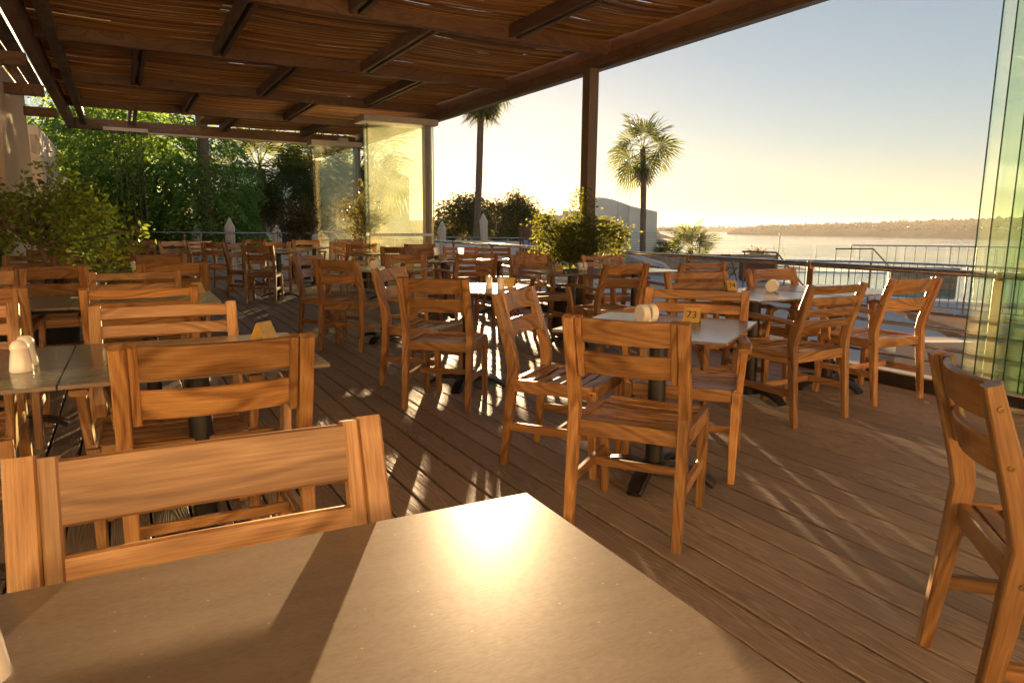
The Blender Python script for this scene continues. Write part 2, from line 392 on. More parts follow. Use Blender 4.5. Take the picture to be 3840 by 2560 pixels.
def ridge(name, pts, depth, seed):
    """pts: (x, y, ztop, zplateau) along the shore line, built as a rising landmass behind its waterline"""
    rg = np.random.default_rng(seed); n = 150; m = 9
    ps = np.array(pts, dtype=float); u = np.linspace(0, len(ps) - 1, n)
    Q = np.stack([np.interp(u, range(len(ps)), ps[:, k]) for k in range(ps.shape[1])], -1)
    V = []
    for i in range(n):
        x, y, zt, zp = Q[i]; d = np.array([x, y]) / math.hypot(x, y)
        prof = [(0, -18), (0.01, -16.5), (0.035, -6 + (zp + 6) * .5), (0.06, zp), (0.22, zp + max(0, zt - zp) * .10), (0.34, zp + (zt - zp) * .45), (0.46, zp + (zt - zp) * .80), (0.60, zt), (1.0, zt - 6)]
        for k, (f, z) in enumerate(prof):
            j = rg.normal(0, 1) * (0 if k < 2 else .35)
            V.append((x + d[0] * f * depth, y + d[1] * f * depth, z + j))
    V = np.array(V); i, j = np.meshgrid(np.arange(n - 1), np.arange(m - 1), indexing='ij'); a = (i * m + j).ravel()
    F = np.stack([a, a + m, a + m + 1, a + 1], -1)
    return tag(link(name, big_mesh(name, V, F), 'hill'), kind='structure')
# headland across the bay: tip far left, coming nearer to the right
ridge('headland', [(560, 1850, -14, -15), (640, 1780, 6, -3), (760, 1660, 14, 0), (880, 1450, 24, 1), (950, 1250, 32, 2), (1010, 1080, 48, 3), (1150, 980, 66, 4), (1400, 900, 80, 6), (2000, 700, 80, 6)], 900, 3)
ridge('far_headland', [(500, 2950, -14, -15), (640, 2850, -6, -9), (900, 2700, 2, -5), (1400, 2500, 12, -2)], 500, 5)

def far_wood():
    """dark tree clumps that cover the headlands, far too many to count"""
    rg = np.random.default_rng(21); V = []; F = []; LV = []; n = 0
    oc = np.array([(1, 0, 0), (.3, .95, 0), (-.8, .6, 0), (-.8, -.6, 0), (.3, -.95, 0), (.1, .1, 1.15), (0, 0, -.5)])
    of = np.array([(0, 1, 5), (1, 2, 5), (2, 3, 5), (3, 4, 5), (4, 0, 5), (1, 0, 6), (2, 1, 6), (3, 2, 6), (4, 3, 6), (0, 4, 6)])
    for nm, cnt in (('headland', 2600), ('far_headland', 500)):
        me = bpy.data.objects[nm].data; co = np.zeros(len(me.vertices) * 3, dtype=np.float32); me.vertices.foreach_get('co', co); co = co.reshape(-1, 9, 3)
        for k in range(cnt):
            a = rg.integers(0, co.shape[0] - 1); b = rg.choice([2, 3, 3, 3, 4, 4, 5, 6, 7]); u, v = rg.random(2)
            p = (co[a, b] * (1 - u) + co[a + 1, b] * u) * (1 - v) + (co[a, min(b + 1, 8)] * (1 - u) + co[a + 1, min(b + 1, 8)] * u) * v
            if p[2] < -11: continue
            r_ = rg.uniform(2.2, 6.0) * (1.5 if nm != 'headland' else 1); V.append(oc * r_ * np.array([rg.uniform(.8, 1.6), rg.uniform(.8, 1.6), rg.uniform(.6, 1.5)]) + p)
            F.append(of + n); LV.append(np.full(10, rg.random())); n += 7
    return tag(link('far_wood', big_mesh('far_wood', np.concatenate(V), np.concatenate(F), np.concatenate(LV)), 'far_trees'), 'scattered dark trees and scrub covering the headlands across the bay', 'wood', kind='stuff')
leaf_mat('far_trees', (0.010, 0.014, 0.008), (0.016, 0.022, 0.011), (0.030, 0.034, 0.018), 0.0)
MAT['far_trees'].node_tree.nodes['Principled BSDF'].inputs['Specular IOR Level'].default_value = 0.0
far_wood()

# ================================================================== DECK
DECK = thing('deck', None, None); tag(DECK, kind='structure')
PW, PG = 0.138, 0.011
plank_cache = {}
def plank_mesh(L):
    L = round(L, 2)
    if L not in plank_cache:
        mb = MB(); mb.path([(0, 0, -0.0125), (L * .5, 0, -0.0125), (L, 0, -0.0125)], (0, 1, 0), (PW, 0.025), 0.004)
        plank_cache[L] = mb.mesh('plank')
        plank_cache[L].materials.append(MAT['deck'])
    return plank_cache[L]
count = 0
t = -3.1; lane = 0
T_END = 5.10
while t < T_END:
    s_end = (17.6 - D2.y * t) / D1.y                          # deck stops at the far railing (constant y)
    joint = 2.62 if lane % 2 else 0.3
    cuts = [-1.6]
    s = joint
    while s < s_end - 1.0:
        cuts.append(s); s += 4.8
    cuts.append(s_end)
    for a, b in zip(cuts[:-1], cuts[1:]):
        L = b - a - 0.004
        o = link('plank', plank_mesh(L), None, DECK)
        p = P(a + 0.002, t + PW / 2, rnd.uniform(-0.0012, 0.0012)); o.location = p
        o.rotation_euler = (0, 0, ANG + math.pi / 2); count += 1
    t += PW + PG; lane += 1
mb = MB(); mb.box(P(8, 1.0, -0.10), (20.5, 8.3, 0.1), 0, AX)
part('deck_base', mb, 'dark_slot', DECK)
mb = MB(); mb.box(P(7.9, 1.0, -.78), (19.2, 8.0, 1.22), 0, AX); part('deck_skirt', mb, 'dark_slot', DECK)
# kerb at the sea edge of the deck
mb = MB(); mb.box(P(8.0, 5.17, -0.02), (17.5, 0.09, 0.25), 0.004, AX); k = part('kerb', mb, 'pot_black', DECK)
mb = MB(); mb.box(P(8.0, 5.17, 0.112), (17.5, 0.11, 0.012), 0.002, AX); part('kerb_cap', mb, 'track_grey', DECK)

# ================================================================== PERGOLA
PG_ = thing('pergola', 'dark timber pergola roof with reed matting over the dining terrace', 'pergola')
for k, s in enumerate((-2.2, 0.2, 1.95, 4.40, 6.85, 9.32, 11.9, 14.3)):
    mb = MB(); mb.box(P(s, 2.17, 3.195), (0.080, 5.72, 0.15), 0.004, AX); part('beam', mb, 'timber_dark', PG_)
bays = [(-2.2, .2), (.2, 1.95), (1.95, 4.40), (4.40, 6.85), (6.85, 9.32), (9.32, 11.9), (11.9, 14.3), (14.3, 16.75)]  # nearest bays lie out of view, added to shade the foreground
RAFT = []
for k, (a, b) in enumerate(bays):
    ts = (0.34, 2.07, 3.77) if k % 2 else (1.16, 2.93)
    RAFT.append([-0.62] + list(ts) + [4.96])
    for t in ts:
        mb = MB(); L = b - a - 0.087
        mb.box(P((a + b) / 2, t - .045, 3.20), (L, 0.045, 0.13), 0.003, AX)
        mb.box(P((a + b) / 2, t + .045, 3.20), (L, 0.045, 0.13), 0.003, AX)
        part('rafter', mb, 'timber_dark', PG_)
for t, z, w, h in ((-0.72, 3.14, 0.12, 0.24), (-0.50, 3.19, 0.10, 0.16)):
    mb = MB(); mb.box(P(7.3, t, z), (19, w, h), 0.004, AX); part('wall_beam', mb, 'timber_dark', PG_)
for t in (-0.90,):
    for s in (5.2, 7.4, 9.6, 11.7, 13.9):
        mb = MB(); mb.box(P(s, t - .15, 2.93), (0.12, 0.55, 0.14), 0.004, AX); part('bracket_beam', mb, 'timber_dark', PG_)
# sea-side fascia: deep board, lower board and metal glazing track
mb = MB(); mb.box(P(7.3, 5.08, 3.33), (19.1, 0.09, 0.36), 0.004, AX); fa = part('fascia', mb, 'timber_fascia', PG_)
mb = MB(); mb.box(P(7.3, 5.07, 3.09), (19.1, 0.16, 0.116), 0.004, AX); part('lower_board', mb, 'timber_dark', fa)
mb = MB(); mb.box(P(7.3, 5.05, 3.014), (19.1, 0.10, 0.034), 0.003, AX); part('glazing_track', mb, 'alu_bronze', fa)
# far end fascia
mb = MB(); mb.box(P(16.83, 2.1, 3.13), (0.12, 5.8, 0.21), 0.004, AX); fe = part('end_fascia', mb, 'timber_dark', PG_)
mb = MB(); mb.box(P(16.76, 2.7, 3.005), (0.09, 4.6, 0.035), 0.003, AX); part('glazing_track', mb, 'track_grey', fe)
for s, tt_ in ((7.05, 4.93), (12.0, 4.88), (16.2, 4.86)):
    mb = MB(); mb.box(P(s, tt_, 1.5), (0.15, 0.13, 3.0), 0.004, AX); mb.box(P(s, tt_, 0.01), (0.26, 0.24, 0.02), 0.003, AX)
    part('post', mb, 'post_paint', PG_)
# light fitting under the far corner
mb = MB(); mb.box(P(16.2, 4.55, 3.06), (0.14, 0.2, 0.10), 0.006, AX); part('ceiling_light', mb, 'white_plastic', PG_)

def reeds():
    V = []; F = []; LV = []; nv = 0
    rg = np.random.default_rng(4)
    tri = [(0, 1.0), (-0.87, -0.5), (0.87, -0.5)]
    for bi, (a, b) in enumerate(bays):
        sup = RAFT[bi]; n = int((b - a) / 0.0088)
        tt = np.arange(-0.70, 5.03, 0.19)
        ct = np.zeros_like(tt)
        for q0, q1 in zip(sup[:-1], sup[1:]):
            m = (tt >= q0) & (tt <= q1); f = (tt[m] - q0) / (q1 - q0); ct[m] = np.sin(np.pi * f)
        wob = rg.normal(0, 1, 6)
        gaps = [(rg.integers(0, n), rg.integers(1, 4), rg.integers(0, len(tt) - 3), rg.integers(1, 5)) for _ in range(110)]
        band = np.repeat(rg.normal(0, .16, n // 3 + 2), 3)
        for i in range(n):
            s0 = a + (i + .5) * (b - a) / n; q = (i + .5) / n
            sag = 0.020 + 0.010 * math.sin(3 * q + wob[0])
            sagb = 0.008 * math.sin(math.pi * q)
            rr = 0.0062 * rg.uniform(0.8, 1.15)
            curve = 0.012 * np.sin(tt * 1.1 + wob[1] + q * 2) + 0.006 * np.sin(tt * 3.1 + wob[2])
            wig = rg.normal(0, .0012) + rg.normal(0, .0016) * np.sin(tt * rg.uniform(.6, 2.2) + rg.uniform(0, 6))
            ss = np.clip(s0 + curve * math.sin(math.pi * q) + wig, a - .02, b + .02)
            zz = 3.285 - ct * sag - sagb + rg.normal(0, .002) + rg.normal(0, .003) * np.sin(tt * 2 + i)
            keep = np.ones(len(tt) - 1, bool)
            for gi, gw, g0, gl in gaps:
                if gi <= i < gi + gw: keep[g0:g0 + gl] = False
            if bi == 7 and q > .3: keep[:12] = False
            lv = np.clip(rg.normal(.40, .2) + band[i], 0, 1)
            C = D1.x * ss + D2.x * tt, D1.y * ss + D2.y * tt
            base = nv
            for k in range(3):
                V.append(np.stack([C[0] + D1.x * tri[k][0] * rr, C[1] + D1.y * tri[k][0] * rr, zz + tri[k][1] * rr], -1))
            m = len(tt); idx = np.arange(m - 1)[keep]
            for k in range(3):
                k2 = (k + 1) % 3
                F.append(np.stack([base + k * m + idx, base + k * m + idx + 1, base + k2 * m + idx + 1, base + k2 * m + idx], -1)); LV.append(np.full(len(idx), lv))
            nv += 3 * m
    me = big_mesh('reed_matting', np.concatenate(V), np.concatenate(F), np.concatenate(LV))
    return tag(link('reed_matting', me, 'reed', PG_), kind='stuff')
reeds()

# ================================================================== CHAIRS
def back_y(z): return -0.235 - (z - 0.56) * 0.262
LEAN = Vector((0, -0.253, 0.967))
def make_chair(kind):
    arms = kind in 'BCD'; hw = 0.272 if arms else 0.236
    root = bpy.data.objects.new('dining_chair', None)
    W_ = 'teak'
    for sx in (-1, 1):
        x = sx * (hw - 0.021)
        mb = MB(); mb.path([(x, -.268, 0), (x, -.236, .30), (x, -.216, .50), (x, -.229, .575), (x, -.318, .868)], (1, 0, 0),
                           [(.038, .034), (.042, .046), (.042, .056), (.042, .058), (.042, .036)], .004)
        part('leg', mb, W_, root)
        mb = MB(); mb.path([(x, .212, 0), (x, .200, .25), (x, .196, .43 if not arms else .44)], (1, 0, 0), [(.032, .034), (.042, .044), (.042, .046)], .004)
        part('leg', mb, W_, root)
        mb = MB(); mb.box((sx * (hw - .017), -.005, .418), (.028, .40, .062), .004); part('seat_rail', mb, W_, root)
        mb = MB(); mb.path([(x, -.225, .205), (x, .19, .205)], (1, 0, 0), (.024, .042), .004); part('stretcher', mb, W_, root)
        if kind in 'ACD':
            xc = sx * (hw - .056)
            mb = MB(); mb.path([(xc, back_y(.635) + .012, .635), (xc, back_y(.868) + .012, .868)], (1, 0, 0), (.026, .034), .004); part('cleat', mb, W_, root)
        if arms:
            xa = sx * (hw - .012)
            mb = MB(); mb.path([(sx * (hw - .02), -.245, .632), (xa, -.05, .648), (sx * (hw + .006), .16, .655), (sx * (hw + .008), .225, .640)], (1, 0, 0), [(.046, .026), (.052, .028), (.058, .028), (.056, .022)], .006)
            part('armrest', mb, W_, root)
            mb = MB(); mb.path([(sx * (hw - .012), .145, .40), (sx * (hw - .002), .165, .53), (sx * (hw + .004), .195, .642)], (1, 0, 0), [(.030, .085), (.030, .062), (.032, .05)], .004)
            part('arm_support', mb, W_, root)
            mb = MB(); mb.path([(x, .172, .285), (x, .150, .345), (x, .095, .388)], (1, 0, 0), [(.028, .012), (.028, .05), (.028, .02)], .003)
            part('bracket', mb, W_, root)
    mb = MB(); mb.box((0, .203, .418), (2 * hw - .086, .028, .062), .004); part('seat_rail', mb, W_, root)
    mb = MB(); mb.box((0, -.213, .418), (2 * hw - .086, .028, .062), .004); part('seat_rail', mb, W_, root)
    mb = MB(); mb.path([(-(hw - .035), .02, .205), (hw - .035, .02, .205)], (0, 1, 0), (.024, .036), .004); part('stretcher', mb, W_, root)
    ns = 6
    for i in range(ns):
        f = i / (ns - 1); y = -.163 + f * .320
        mb = MB(); z = .440 - .010 * math.sin(math.pi * f)
        mb.path([(-(hw - .032), y, z), (0, y, z - .006), (hw - .032, y, z)], (0, 1, 0), (.044, .008), .002); part('seat_slat', mb, W_, root)
    if kind in 'ACD':
        for zc, h in ((.818, .096), (.690, .088)):
            xe = hw - .068; mb = MB()
            mb.path([(xe * q, back_y(zc) + .016 - (.034 if kind != 'D' else .004) * (1 - q * q), zc) for q in (-1, -.66, -.33, 0, .33, .66, 1)], LEAN, (h, .020), .004); part('back_slat', mb, W_, root)
    else:
        for zc in (.838, .768, .698, .628):
            xe = hw - .040; mb = MB()
            mb.path([(xe * q, back_y(zc) - .020 * (1 - q * q), zc) for q in (-1, -.5, 0, .5, 1)], LEAN, (.048, .018), .003); part('back_slat', mb, W_, root)
    return root
PROTO = {}
CAPS = {}
def cap_mesh():
    mb = MB()
    vs = []; n = 8
    for x, r_ in ((0, .0075), (.003, .007), (.0032, .004), (.002, .0035)):
        for j in range(n):
            q = 2 * math.pi * j / n; vs.append((x, r_ * math.cos(q), r_ * math.sin(q)))
    fs = [(i * n + j, i * n + (j + 1) % n, (i + 1) * n + (j + 1) % n, (i + 1) * n + j) for i in range(3) for j in range(n)] + [tuple(range(24, 32))]
    mb.add(vs, fs); return mb.mesh('screw_cap')
CAPM = cap_mesh(); CAPM.materials.append(MAT['cap_bronze'])
def chair(kind, bx, by, th, face, label, group='teak dining chairs'):
    """bx,by: middle of the top of its back; th: angle of the back line; face: 'away' or 'cam'"""
    rz = R(th) + (0 if face == 'away' else math.pi)
    f = Vector((-math.sin(rz), math.cos(rz), 0))
    loc = Vector((bx, by, 0)) + f * 0.318
    if kind not in PROTO:
        o = make_chair(kind); COL.objects.link(o); PROTO[kind] = o
    else:
        o = copy_tree(PROTO[kind])
    o.location = loc; o.rotation_euler = (0, 0, rz)
    tag(o, label, 'chair', group)
    k = rnd.uniform(.78, 1.12) * (.74 if by < 2.2 else 1.0); w_ = rnd.uniform(0, 1) ** 2 * .5; tone = (k, k * (1 + .08 * w_), k * (1 + .6 * w_), 1)  # nearest chairs coloured darker to offset the strong bounce light on them
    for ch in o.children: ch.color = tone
    if by < 5.0:
        hw = 0.272 if kind in 'BCD' else 0.236
        for sx in (-1, 1):
            for y, z in ((back_y(.818) + .002, .818), (back_y(.69) + .002, .69), (-.217, .42), (.197, .415)):
                c = link('screw_cap', CAPM, None, o); c.location = (sx * (hw + .0002), y, z); c.rotation_euler = (0, 0, 0 if sx > 0 else math.pi)
    return o

CH = [
 ('D', -.477, 1.071, 28, 'cam', 'large teak chair back just behind the nearest table at lower left'),
 ('C', -.837, 1.956, 29, 'away', 'teak armchair with curved two-slat back standing behind the nearest chair'),
 ('B', -1.429, 2.858, 27, 'cam', 'bright slatted armchair on the far side of the near left tables, facing us'),
 ('B', -1.917, 3.591, 29, 'away', 'slatted teak armchair directly behind the bright slatted chair at left'),
 ('B', -2.53, 4.700, 27, 'cam', 'slatted teak armchair facing the camera in front of the white shaker table'),
 ('C', -2.83, 5.840, 29, 'away', 'dark two-slat armchair right of the white shaker on the left tables'),
 ('C', -3.70, 7.330, 29, 'cam', 'bright orange two-slat chair behind the white shaker on the left tables'),
 ('B', -4.32, 7.05, 29, 'cam', 'slatted chair half hidden by shrub leaves, left of the bright orange chair'),
 ('A', -6.95, 13.2, 24, 'cam', 'two-slat chair against the far railing in front of the dark hedge'),
 ('B', -4.95, 9.0, 29, 'away', 'slatted chair beyond the shrub, just before the far railing chair'),
 ('B', -2.25, 2.70, 29, 'cam', 'teak chair post and back cut by the left picture edge, behind the two shakers'),
 ('C', -2.71, 3.42, 29, 'away', 'dark teak armchair at the left picture edge beside the grey ribbed pot'),
 ('C', -3.58, 4.68, 29, 'cam', 'two-slat teak chair at the left edge under the shrub'),
 ('C', -3.50, 5.25, 29, 'away', 'wide two-slat chair back behind the shrub stem'),
 ('B', -4.72, 6.95, 29, 'cam', 'slatted chair at far left behind the shrub trunk'),
 ('C', -5.45, 8.35, 29, 'away', 'orange two-slat chair low behind the shrub by the wall'),
 # table with sign 73
 ('A', .404, 2.500, -25, 'away', 'large side chair with curved back nearest to the table with sign 73'),
 ('A', .008, 3.633, 65, 'cam', 'pale-backed side chair on the left of the table with sign 73'),
 ('B', .99, 3.752, -20, 'cam', 'slatted armchair across the table with sign 73, facing the camera'),
 # shakers table
 ('A', -.503, 4.390, -11, 'away', 'side chair with its back to us at the table with two shakers'),
 ('A', -.954, 5.386, 70, 'cam', 'pale-backed side chair left of the table with two shakers'),
 # right tables
 ('B', 1.957, 4.190, 31, 'away', 'golden slatted armchair at the right pair of tables, back to us'),
 ('C', 2.737, 4.740, 27, 'away', 'golden two-slat armchair nearest the right glass panels'),
 ('C', 2.12, 5.764, 27, 'cam', 'two-slat chair by the steel railing across the right pair of tables'),
 ('B', 1.365, 5.22, 20, 'cam', 'sunlit slatted armchair left of the round napkin holder on the right tables'),
 # table with sign 70
 ('C', 1.03, 6.31, 33, 'away', 'two-slat armchair turned left at the table with sign 70'),
 ('C', .20, 8.04, 30, 'cam', 'armchair with wide pale back at the left end of the table with sign 70'),
 ('B', 1.03, 8.10, 22, 'cam', 'slatted chair beside the planted shrub and post, behind the napkin holder'),
 ('B', 1.81, 6.64, 24, 'away', 'dark slatted chair by the railing in front of the stone wall'),
 ('C', .30, 9.25, 24, 'away', 'dark chair behind the wide pale-backed armchair left of the planted shrub'),
 # right foreground
 ('A', 1.105, 1.690, -107, 'away', 'large side chair seen from the side at the right foreground'),
 # middle tables
 ('A', -1.647, 6.520, -15, 'away', 'side chair in sun with kinked back legs at the table with the upright napkin holder'),
 ('A', -2.174, 7.420, 67, 'cam', 'pale side chair left of the table with the upright napkin holder'),
 ('A', -1.21, 7.95, 8, 'cam', 'two-slat chair across the table with the upright napkin holder'),
 ('B', -.415, 8.285, 29, 'away', 'slatted armchair in front of the sun at the table with two drinks'),
 ('C', -1.36, 10.10, 26, 'cam', 'two-slat chair left of the yellow straw cup'),
 ('A', -1.75, 10.55, 4, 'away', 'two-slat chair in front of the folded glass stack'),
 ('B', -.80, 10.75, 16, 'cam', 'slatted chair behind the two drinks, left one of the pair'),
 ('B', -.30, 10.45, 16, 'cam', 'slatted chair behind the two drinks, right one of the pair'),
 ('C', -1.60, 12.1, 18, 'cam', 'chair by the sea railing just right of the folded glass stack'),
 ('A', -3.81, 10.50, 6, 'away', 'side chair with its back to us in the far middle, left of the pale chair'),
 ('A', -4.55, 11.50, 62, 'cam', 'pale side chair turned right at the far middle table'),
 ('A', -4.22, 12.60, 16, 'cam', 'side chair facing us across the far middle table'),
 ('A', -5.12, 12.15, 20, 'away', 'side chair with its back to us left of the far middle table'),
 ('B', -5.72, 12.85, 62, 'cam', 'slatted pale armchair turned right near the perforated white planters'),
 ('C', -6.15, 12.70, 60, 'cam', 'armchair seen side-on in front of the hedge'),
 ('A', -5.35, 14.6, 20, 'cam', 'small chair at the far railing under the closed parasol'),
 ('C', -4.20, 14.30, 26, 'cam', 'two-slat chair at the far railing below the small tree'),
 ('A', -3.22, 13.30, 22, 'away', 'two-slat chair left of the dusty glass stack'),
 ('C', -2.62, 12.25, 29, 'away', 'wide two-slat chair in front of the white high chair'),
 ('C', -3.35, 14.75, 26, 'cam', 'far chair under the dusty glass stack at the corner'),
]
for c in CH: chair(*c)

# ================================================================== TABLES
def make_table():
    root = bpy.data.objects.new('dining_table', None)
    mb = MB(); mb.box((0, 0, .7385), (.76, .75, .013), .002); part('table_top', mb, 'table_top', root)
    mb = MB(); mb.box((0, 0, .722), (.36, .36, .018), .003); mb.tube([(0, 0, .07), (0, 0, .715)], .041, 20); part('pedestal', mb, 'black_iron', root, True)
    mb = MB(); mb.lathe([(.02, .03), (.062, .035), (.066, .07), (.055, .085), (.043, .09)], 20); part('base_hub', mb, 'black_iron', root, True)
    for k in range(4):
        q = k * math.pi / 2; d = Vector((math.cos(q), math.sin(q), 0)); sdv = Vector((-d.y, d.x, 0)); mb = MB()
        mb.path([d * r_ + UP * z for r_, z in ((.045, .055), (.12, .072), (.20, .062), (.265, .035), (.295, .014))], sdv, [(.06, .036), (.07, .034), (.078, .03), (.076, .028), (.066, .024)], .007)
        part('base_foot', mb, 'black_iron', root, True)
    return root
TPROTO = None
def table(x, y, th, label, zoff=0.0):
    global TPROTO
    if TPROTO is None:
        o = make_table(); COL.objects.link(o); TPROTO = o
    else: o = copy_tree(TPROTO)
    o.location = (x, y, zoff); o.rotation_euler = (0, 0, R(th)); tag(o, label, 'table', 'square pedestal tables'); return o
DX, DY = Vector((math.cos(R(28)), math.sin(R(28)), 0)), Vector((-math.sin(R(28)), math.cos(R(28)), 0))
def from_corner(cx, cy, i): return Vector((cx, cy, 0)) - DX * (.38 + i * .765) + DY * .375
def tab_at(v, th, label): return table(v.x, v.y, th, label)
v = Vector((.026, 1.15, 0)) - DX * .38 - DY * .375; tab_at(v, 28, 'nearest table filling the bottom left of the view with sunlit top')
tab_at(from_corner(-.602, 2.267, 0), 28, 'dark table with a brass tent sign behind the nearest chairs')
tab_at(from_corner(-.602, 2.267, 1), 28, 'dark table at the left edge carrying two white shakers')
tab_at(from_corner(-1.707, 4.08, 0), 28, 'table with a brass tent sign right of the grey ribbed pot')
tab_at(from_corner(-1.707, 4.08, 1), 28, 'table under the shrub left of its twin with the tent sign')
tab_at(from_corner(-2.75, 6.25, 0) + DY * .1, 28, 'table carrying one white shaker behind the slatted chairs at left')
tab_at(from_corner(-2.75, 6.25, 1) + DY * .1, 28, 'table half hidden by the shrub, left of the single shaker table')
table(.690, 3.24, -28, 'table with the round napkin holder and brass sign 73')
table(-.33, 5.17, -14, 'table with two white shakers in front of the sun')
table(1.70, 4.87, 28, 'table with the standing round napkin holder in the right pair')
table(2.41, 5.24, 28, 'right-hand table of the pair beside the steel railing')
table(.60, 7.10, 28, 'table with sign 70 and a napkin holder near the planted shrub')
table(1.31, 7.48, 28, 'table joined to the right of the table with sign 70')
table(-1.33, 7.22, -16, 'table with the upright napkin holder in the middle of the terrace')
table(-.90, 9.20, 29, 'table with two drinks and a plate in front of the glare')
table(-.18, 9.62, 29, 'empty bright table just right of the drinks table')
table(-2.02, 11.20, 29, 'table in front of the tall glass stack')
table(-3.78, 11.35, 8, 'far middle table with four side chairs around it')
table(-5.30, 13.85, 20, 'far table with white sign near the perforated planters')
table(-3.85, 13.65, 26, 'far table with a small dark sign under the small tree')

# ================================================================== TABLE THINGS
TZ = .7452
def shaker(x, y, label, s=1.0):
    o = bpy.data.objects.new('shaker', None); COL.objects.link(o); o.location = (x, y, TZ); tag(o, label, 'shaker', 'white ceramic shakers')
    mb = MB(); mb.lathe([(.0, 0), (.026, 0), (.0275, .004), (.0265, .012), (.0235, .035), (.0205, .055), (.0215, .058)], 24); part('body', mb, 'ceramic', o, True)
    mb = MB(); mb.lathe([(.0215, .058), (.0225, .060), (.0205, .070), (.0135, .0795), (.004, .082), (0, .082)], 24); part('cap', mb, 'ceramic', o, True)
    o.scale = (s, s, s); return o
shaker(-1.505, 2.10, 'front one of two white shakers on the left dark table', 1.18)
shaker(-1.55, 2.19, 'rear one of two white shakers on the left dark table', 1.18)
shaker(-3.62, 6.68, 'single white shaker on the sunlit left table', 1.15)
shaker(-.17, 5.06, 'left one of two shakers against the sun', 1.15)
shaker(-.085, 5.03, 'right one of two shakers against the sun', 1.15)
shaker(-.535, .635, 'white shaker cut off by the lower left picture edge', 1.1)
def napkin(x, y, rz, label):
    o = bpy.data.objects.new('napkin_holder', None); COL.objects.link(o); o.location = (x, y, TZ); o.rotation_euler = (0, 0, rz); tag(o, label, 'napkin holder', 'round napkin holders')
    r_ = .044; n = 28
    for x0, x1 in ((-.042, -.006), (.008, .042)):
        mb = MB(); mb.tube([(x0, 0, r_), (x0 + .003, 0, r_), (x1 - .003, 0, r_), (x1, 0, r_)], [r_ - .003, r_, r_, r_ - .003], n)
        part('half_shell', mb, 'ceramic', o, True)
    mb = MB(); mb.box((0.001, 0, .02), (.014, .05, .03)); part('bridge', mb, 'ceramic', o)
    return o
napkin(.645, 3.33, R(24), 'white round napkin holder beside the brass sign 73')
napkin(1.86, 5.0, R(62), 'white round napkin holder standing on the right pair of tables')
napkin(.72, 7.22, R(8), 'white round napkin holder right of the sign 70')
napkin(-1.42, 7.24, R(80), 'napkin holder standing behind the pale chair in mid terrace')
def text_mesh(txt, size, ext=0.0008):
    cu = bpy.data.curves.new('lettering', 'FONT'); cu.body = txt; cu.size = size; cu.extrude = ext; cu.align_x = 'CENTER'; cu.align_y = 'CENTER'; cu.resolution_u = 3
    ob = bpy.data.objects.new('lettering', cu); COL.objects.link(ob)
    dg = bpy.context.evaluated_depsgraph_get(); me = bpy.data.meshes.new_from_object(ob.evaluated_get(dg))
    bpy.data.objects.remove(ob); me.name = 'lettering'; return me
def tent(x, y, rz, txt, label, mat='brass', ink='ink', w=.078, h=.070):
    o = bpy.data.objects.new('table_sign', None); COL.objects.link(o); o.location = (x, y, TZ); o.rotation_euler = (0, 0, rz); tag(o, label, 'table sign', 'folded table number signs')
    for sy in (-1, 1):
        mb = MB(); mb.path([(0, sy * .036, 0.001), (0, sy * .0012, h)], (1, 0, 0), (w, .0018), 0)
        pl = part('plate', mb, mat, o)
        if txt:
            me = text_mesh(txt, .052); me.materials.append(MAT[ink]); tx = link('lettering', me, None, pl)
            tilt = math.atan2(.035, h)
            tx.location = (0, sy * (.0186 + .0012), h * .5); tx.rotation_euler = (R(90) - tilt if sy < 0 else R(90) + tilt, 0, 0 if sy < 0 else math.pi)
            if sy > 0: tx.rotation_euler = (R(90) - tilt, 0, math.pi)
    return o
tent(.875, 3.37, R(-24), '73', 'brass tent sign with the number 73')
tent(1.60, 5.12, R(10), '74', 'dark tent sign in front of the right napkin holder')
tent(.46, 7.08, R(20), '70', 'tent sign with the number 70 seen dark against the light')
tent(-.985, 2.74, R(68), '', 'brass tent sign on the table behind the two-slat armchair')
tent(-2.06, 4.55, R(68), '', 'brass tent sign on the table right of the grey ribbed pot')
tent(-.02, 5.22, R(-20), '', 'brass tent sign glowing beside the two shakers')
tent(-1.03, 7.0, R(-10), '', 'dark tent sign on the middle table with the napkin holder')
tent(-.95, 9.35, R(24), '77', 'tent sign with the number 77 between the two drinks')
tent(-3.55, 11.15, R(30), '', 'small dark tent sign on the far middle table')
tent(-5.32, 13.70, R(18), '71', 'white tent sign with the number 71 near the planters', 'white_plastic')
tent(-3.80, 13.60, R(26), '', 'small dark tent sign on the table under the small tree')
def cup(x, y, straw, fill, label):
    o = bpy.data.objects.new('drink_cup', None); COL.objects.link(o); o.location = (x, y, TZ); tag(o, label, 'cup', 'drinks on the table')
    mb = MB(); mb.lathe([(.030, .001), (.033, .03), (.044, .145), (.046, .146), (.045, .149), (.0435, .147)], 20); part('cup_wall', mb, 'cup_plastic', o, True)
    mb = MB(); mb.lathe([(.0285, .003), (.0305, .04), (.033, .05)], 18); part('drink', mb, fill, o, True)
    mb = MB(); mb.tube([(-.012, 0, .01), (.028, .0, .15), (.045, .005, .215)], .0032, 6); part('straw', mb, straw, o)
cup(-1.02, 9.45, 'straw_yellow', 'drink_dark', 'plastic cup with a yellow straw and dark drink left of the plate')
cup(-.70, 9.50, 'straw_red', 'drink_amber', 'plastic cup with a red straw right of the plate')
tag(part('paper_card', MB().box((-2.62, 4.22, TZ + .002), (.10, .07, .002), 0, (DX, DY, UP)), 'white_plastic'), 'white paper card lying on the table beside the grey ribbed pot', 'card')
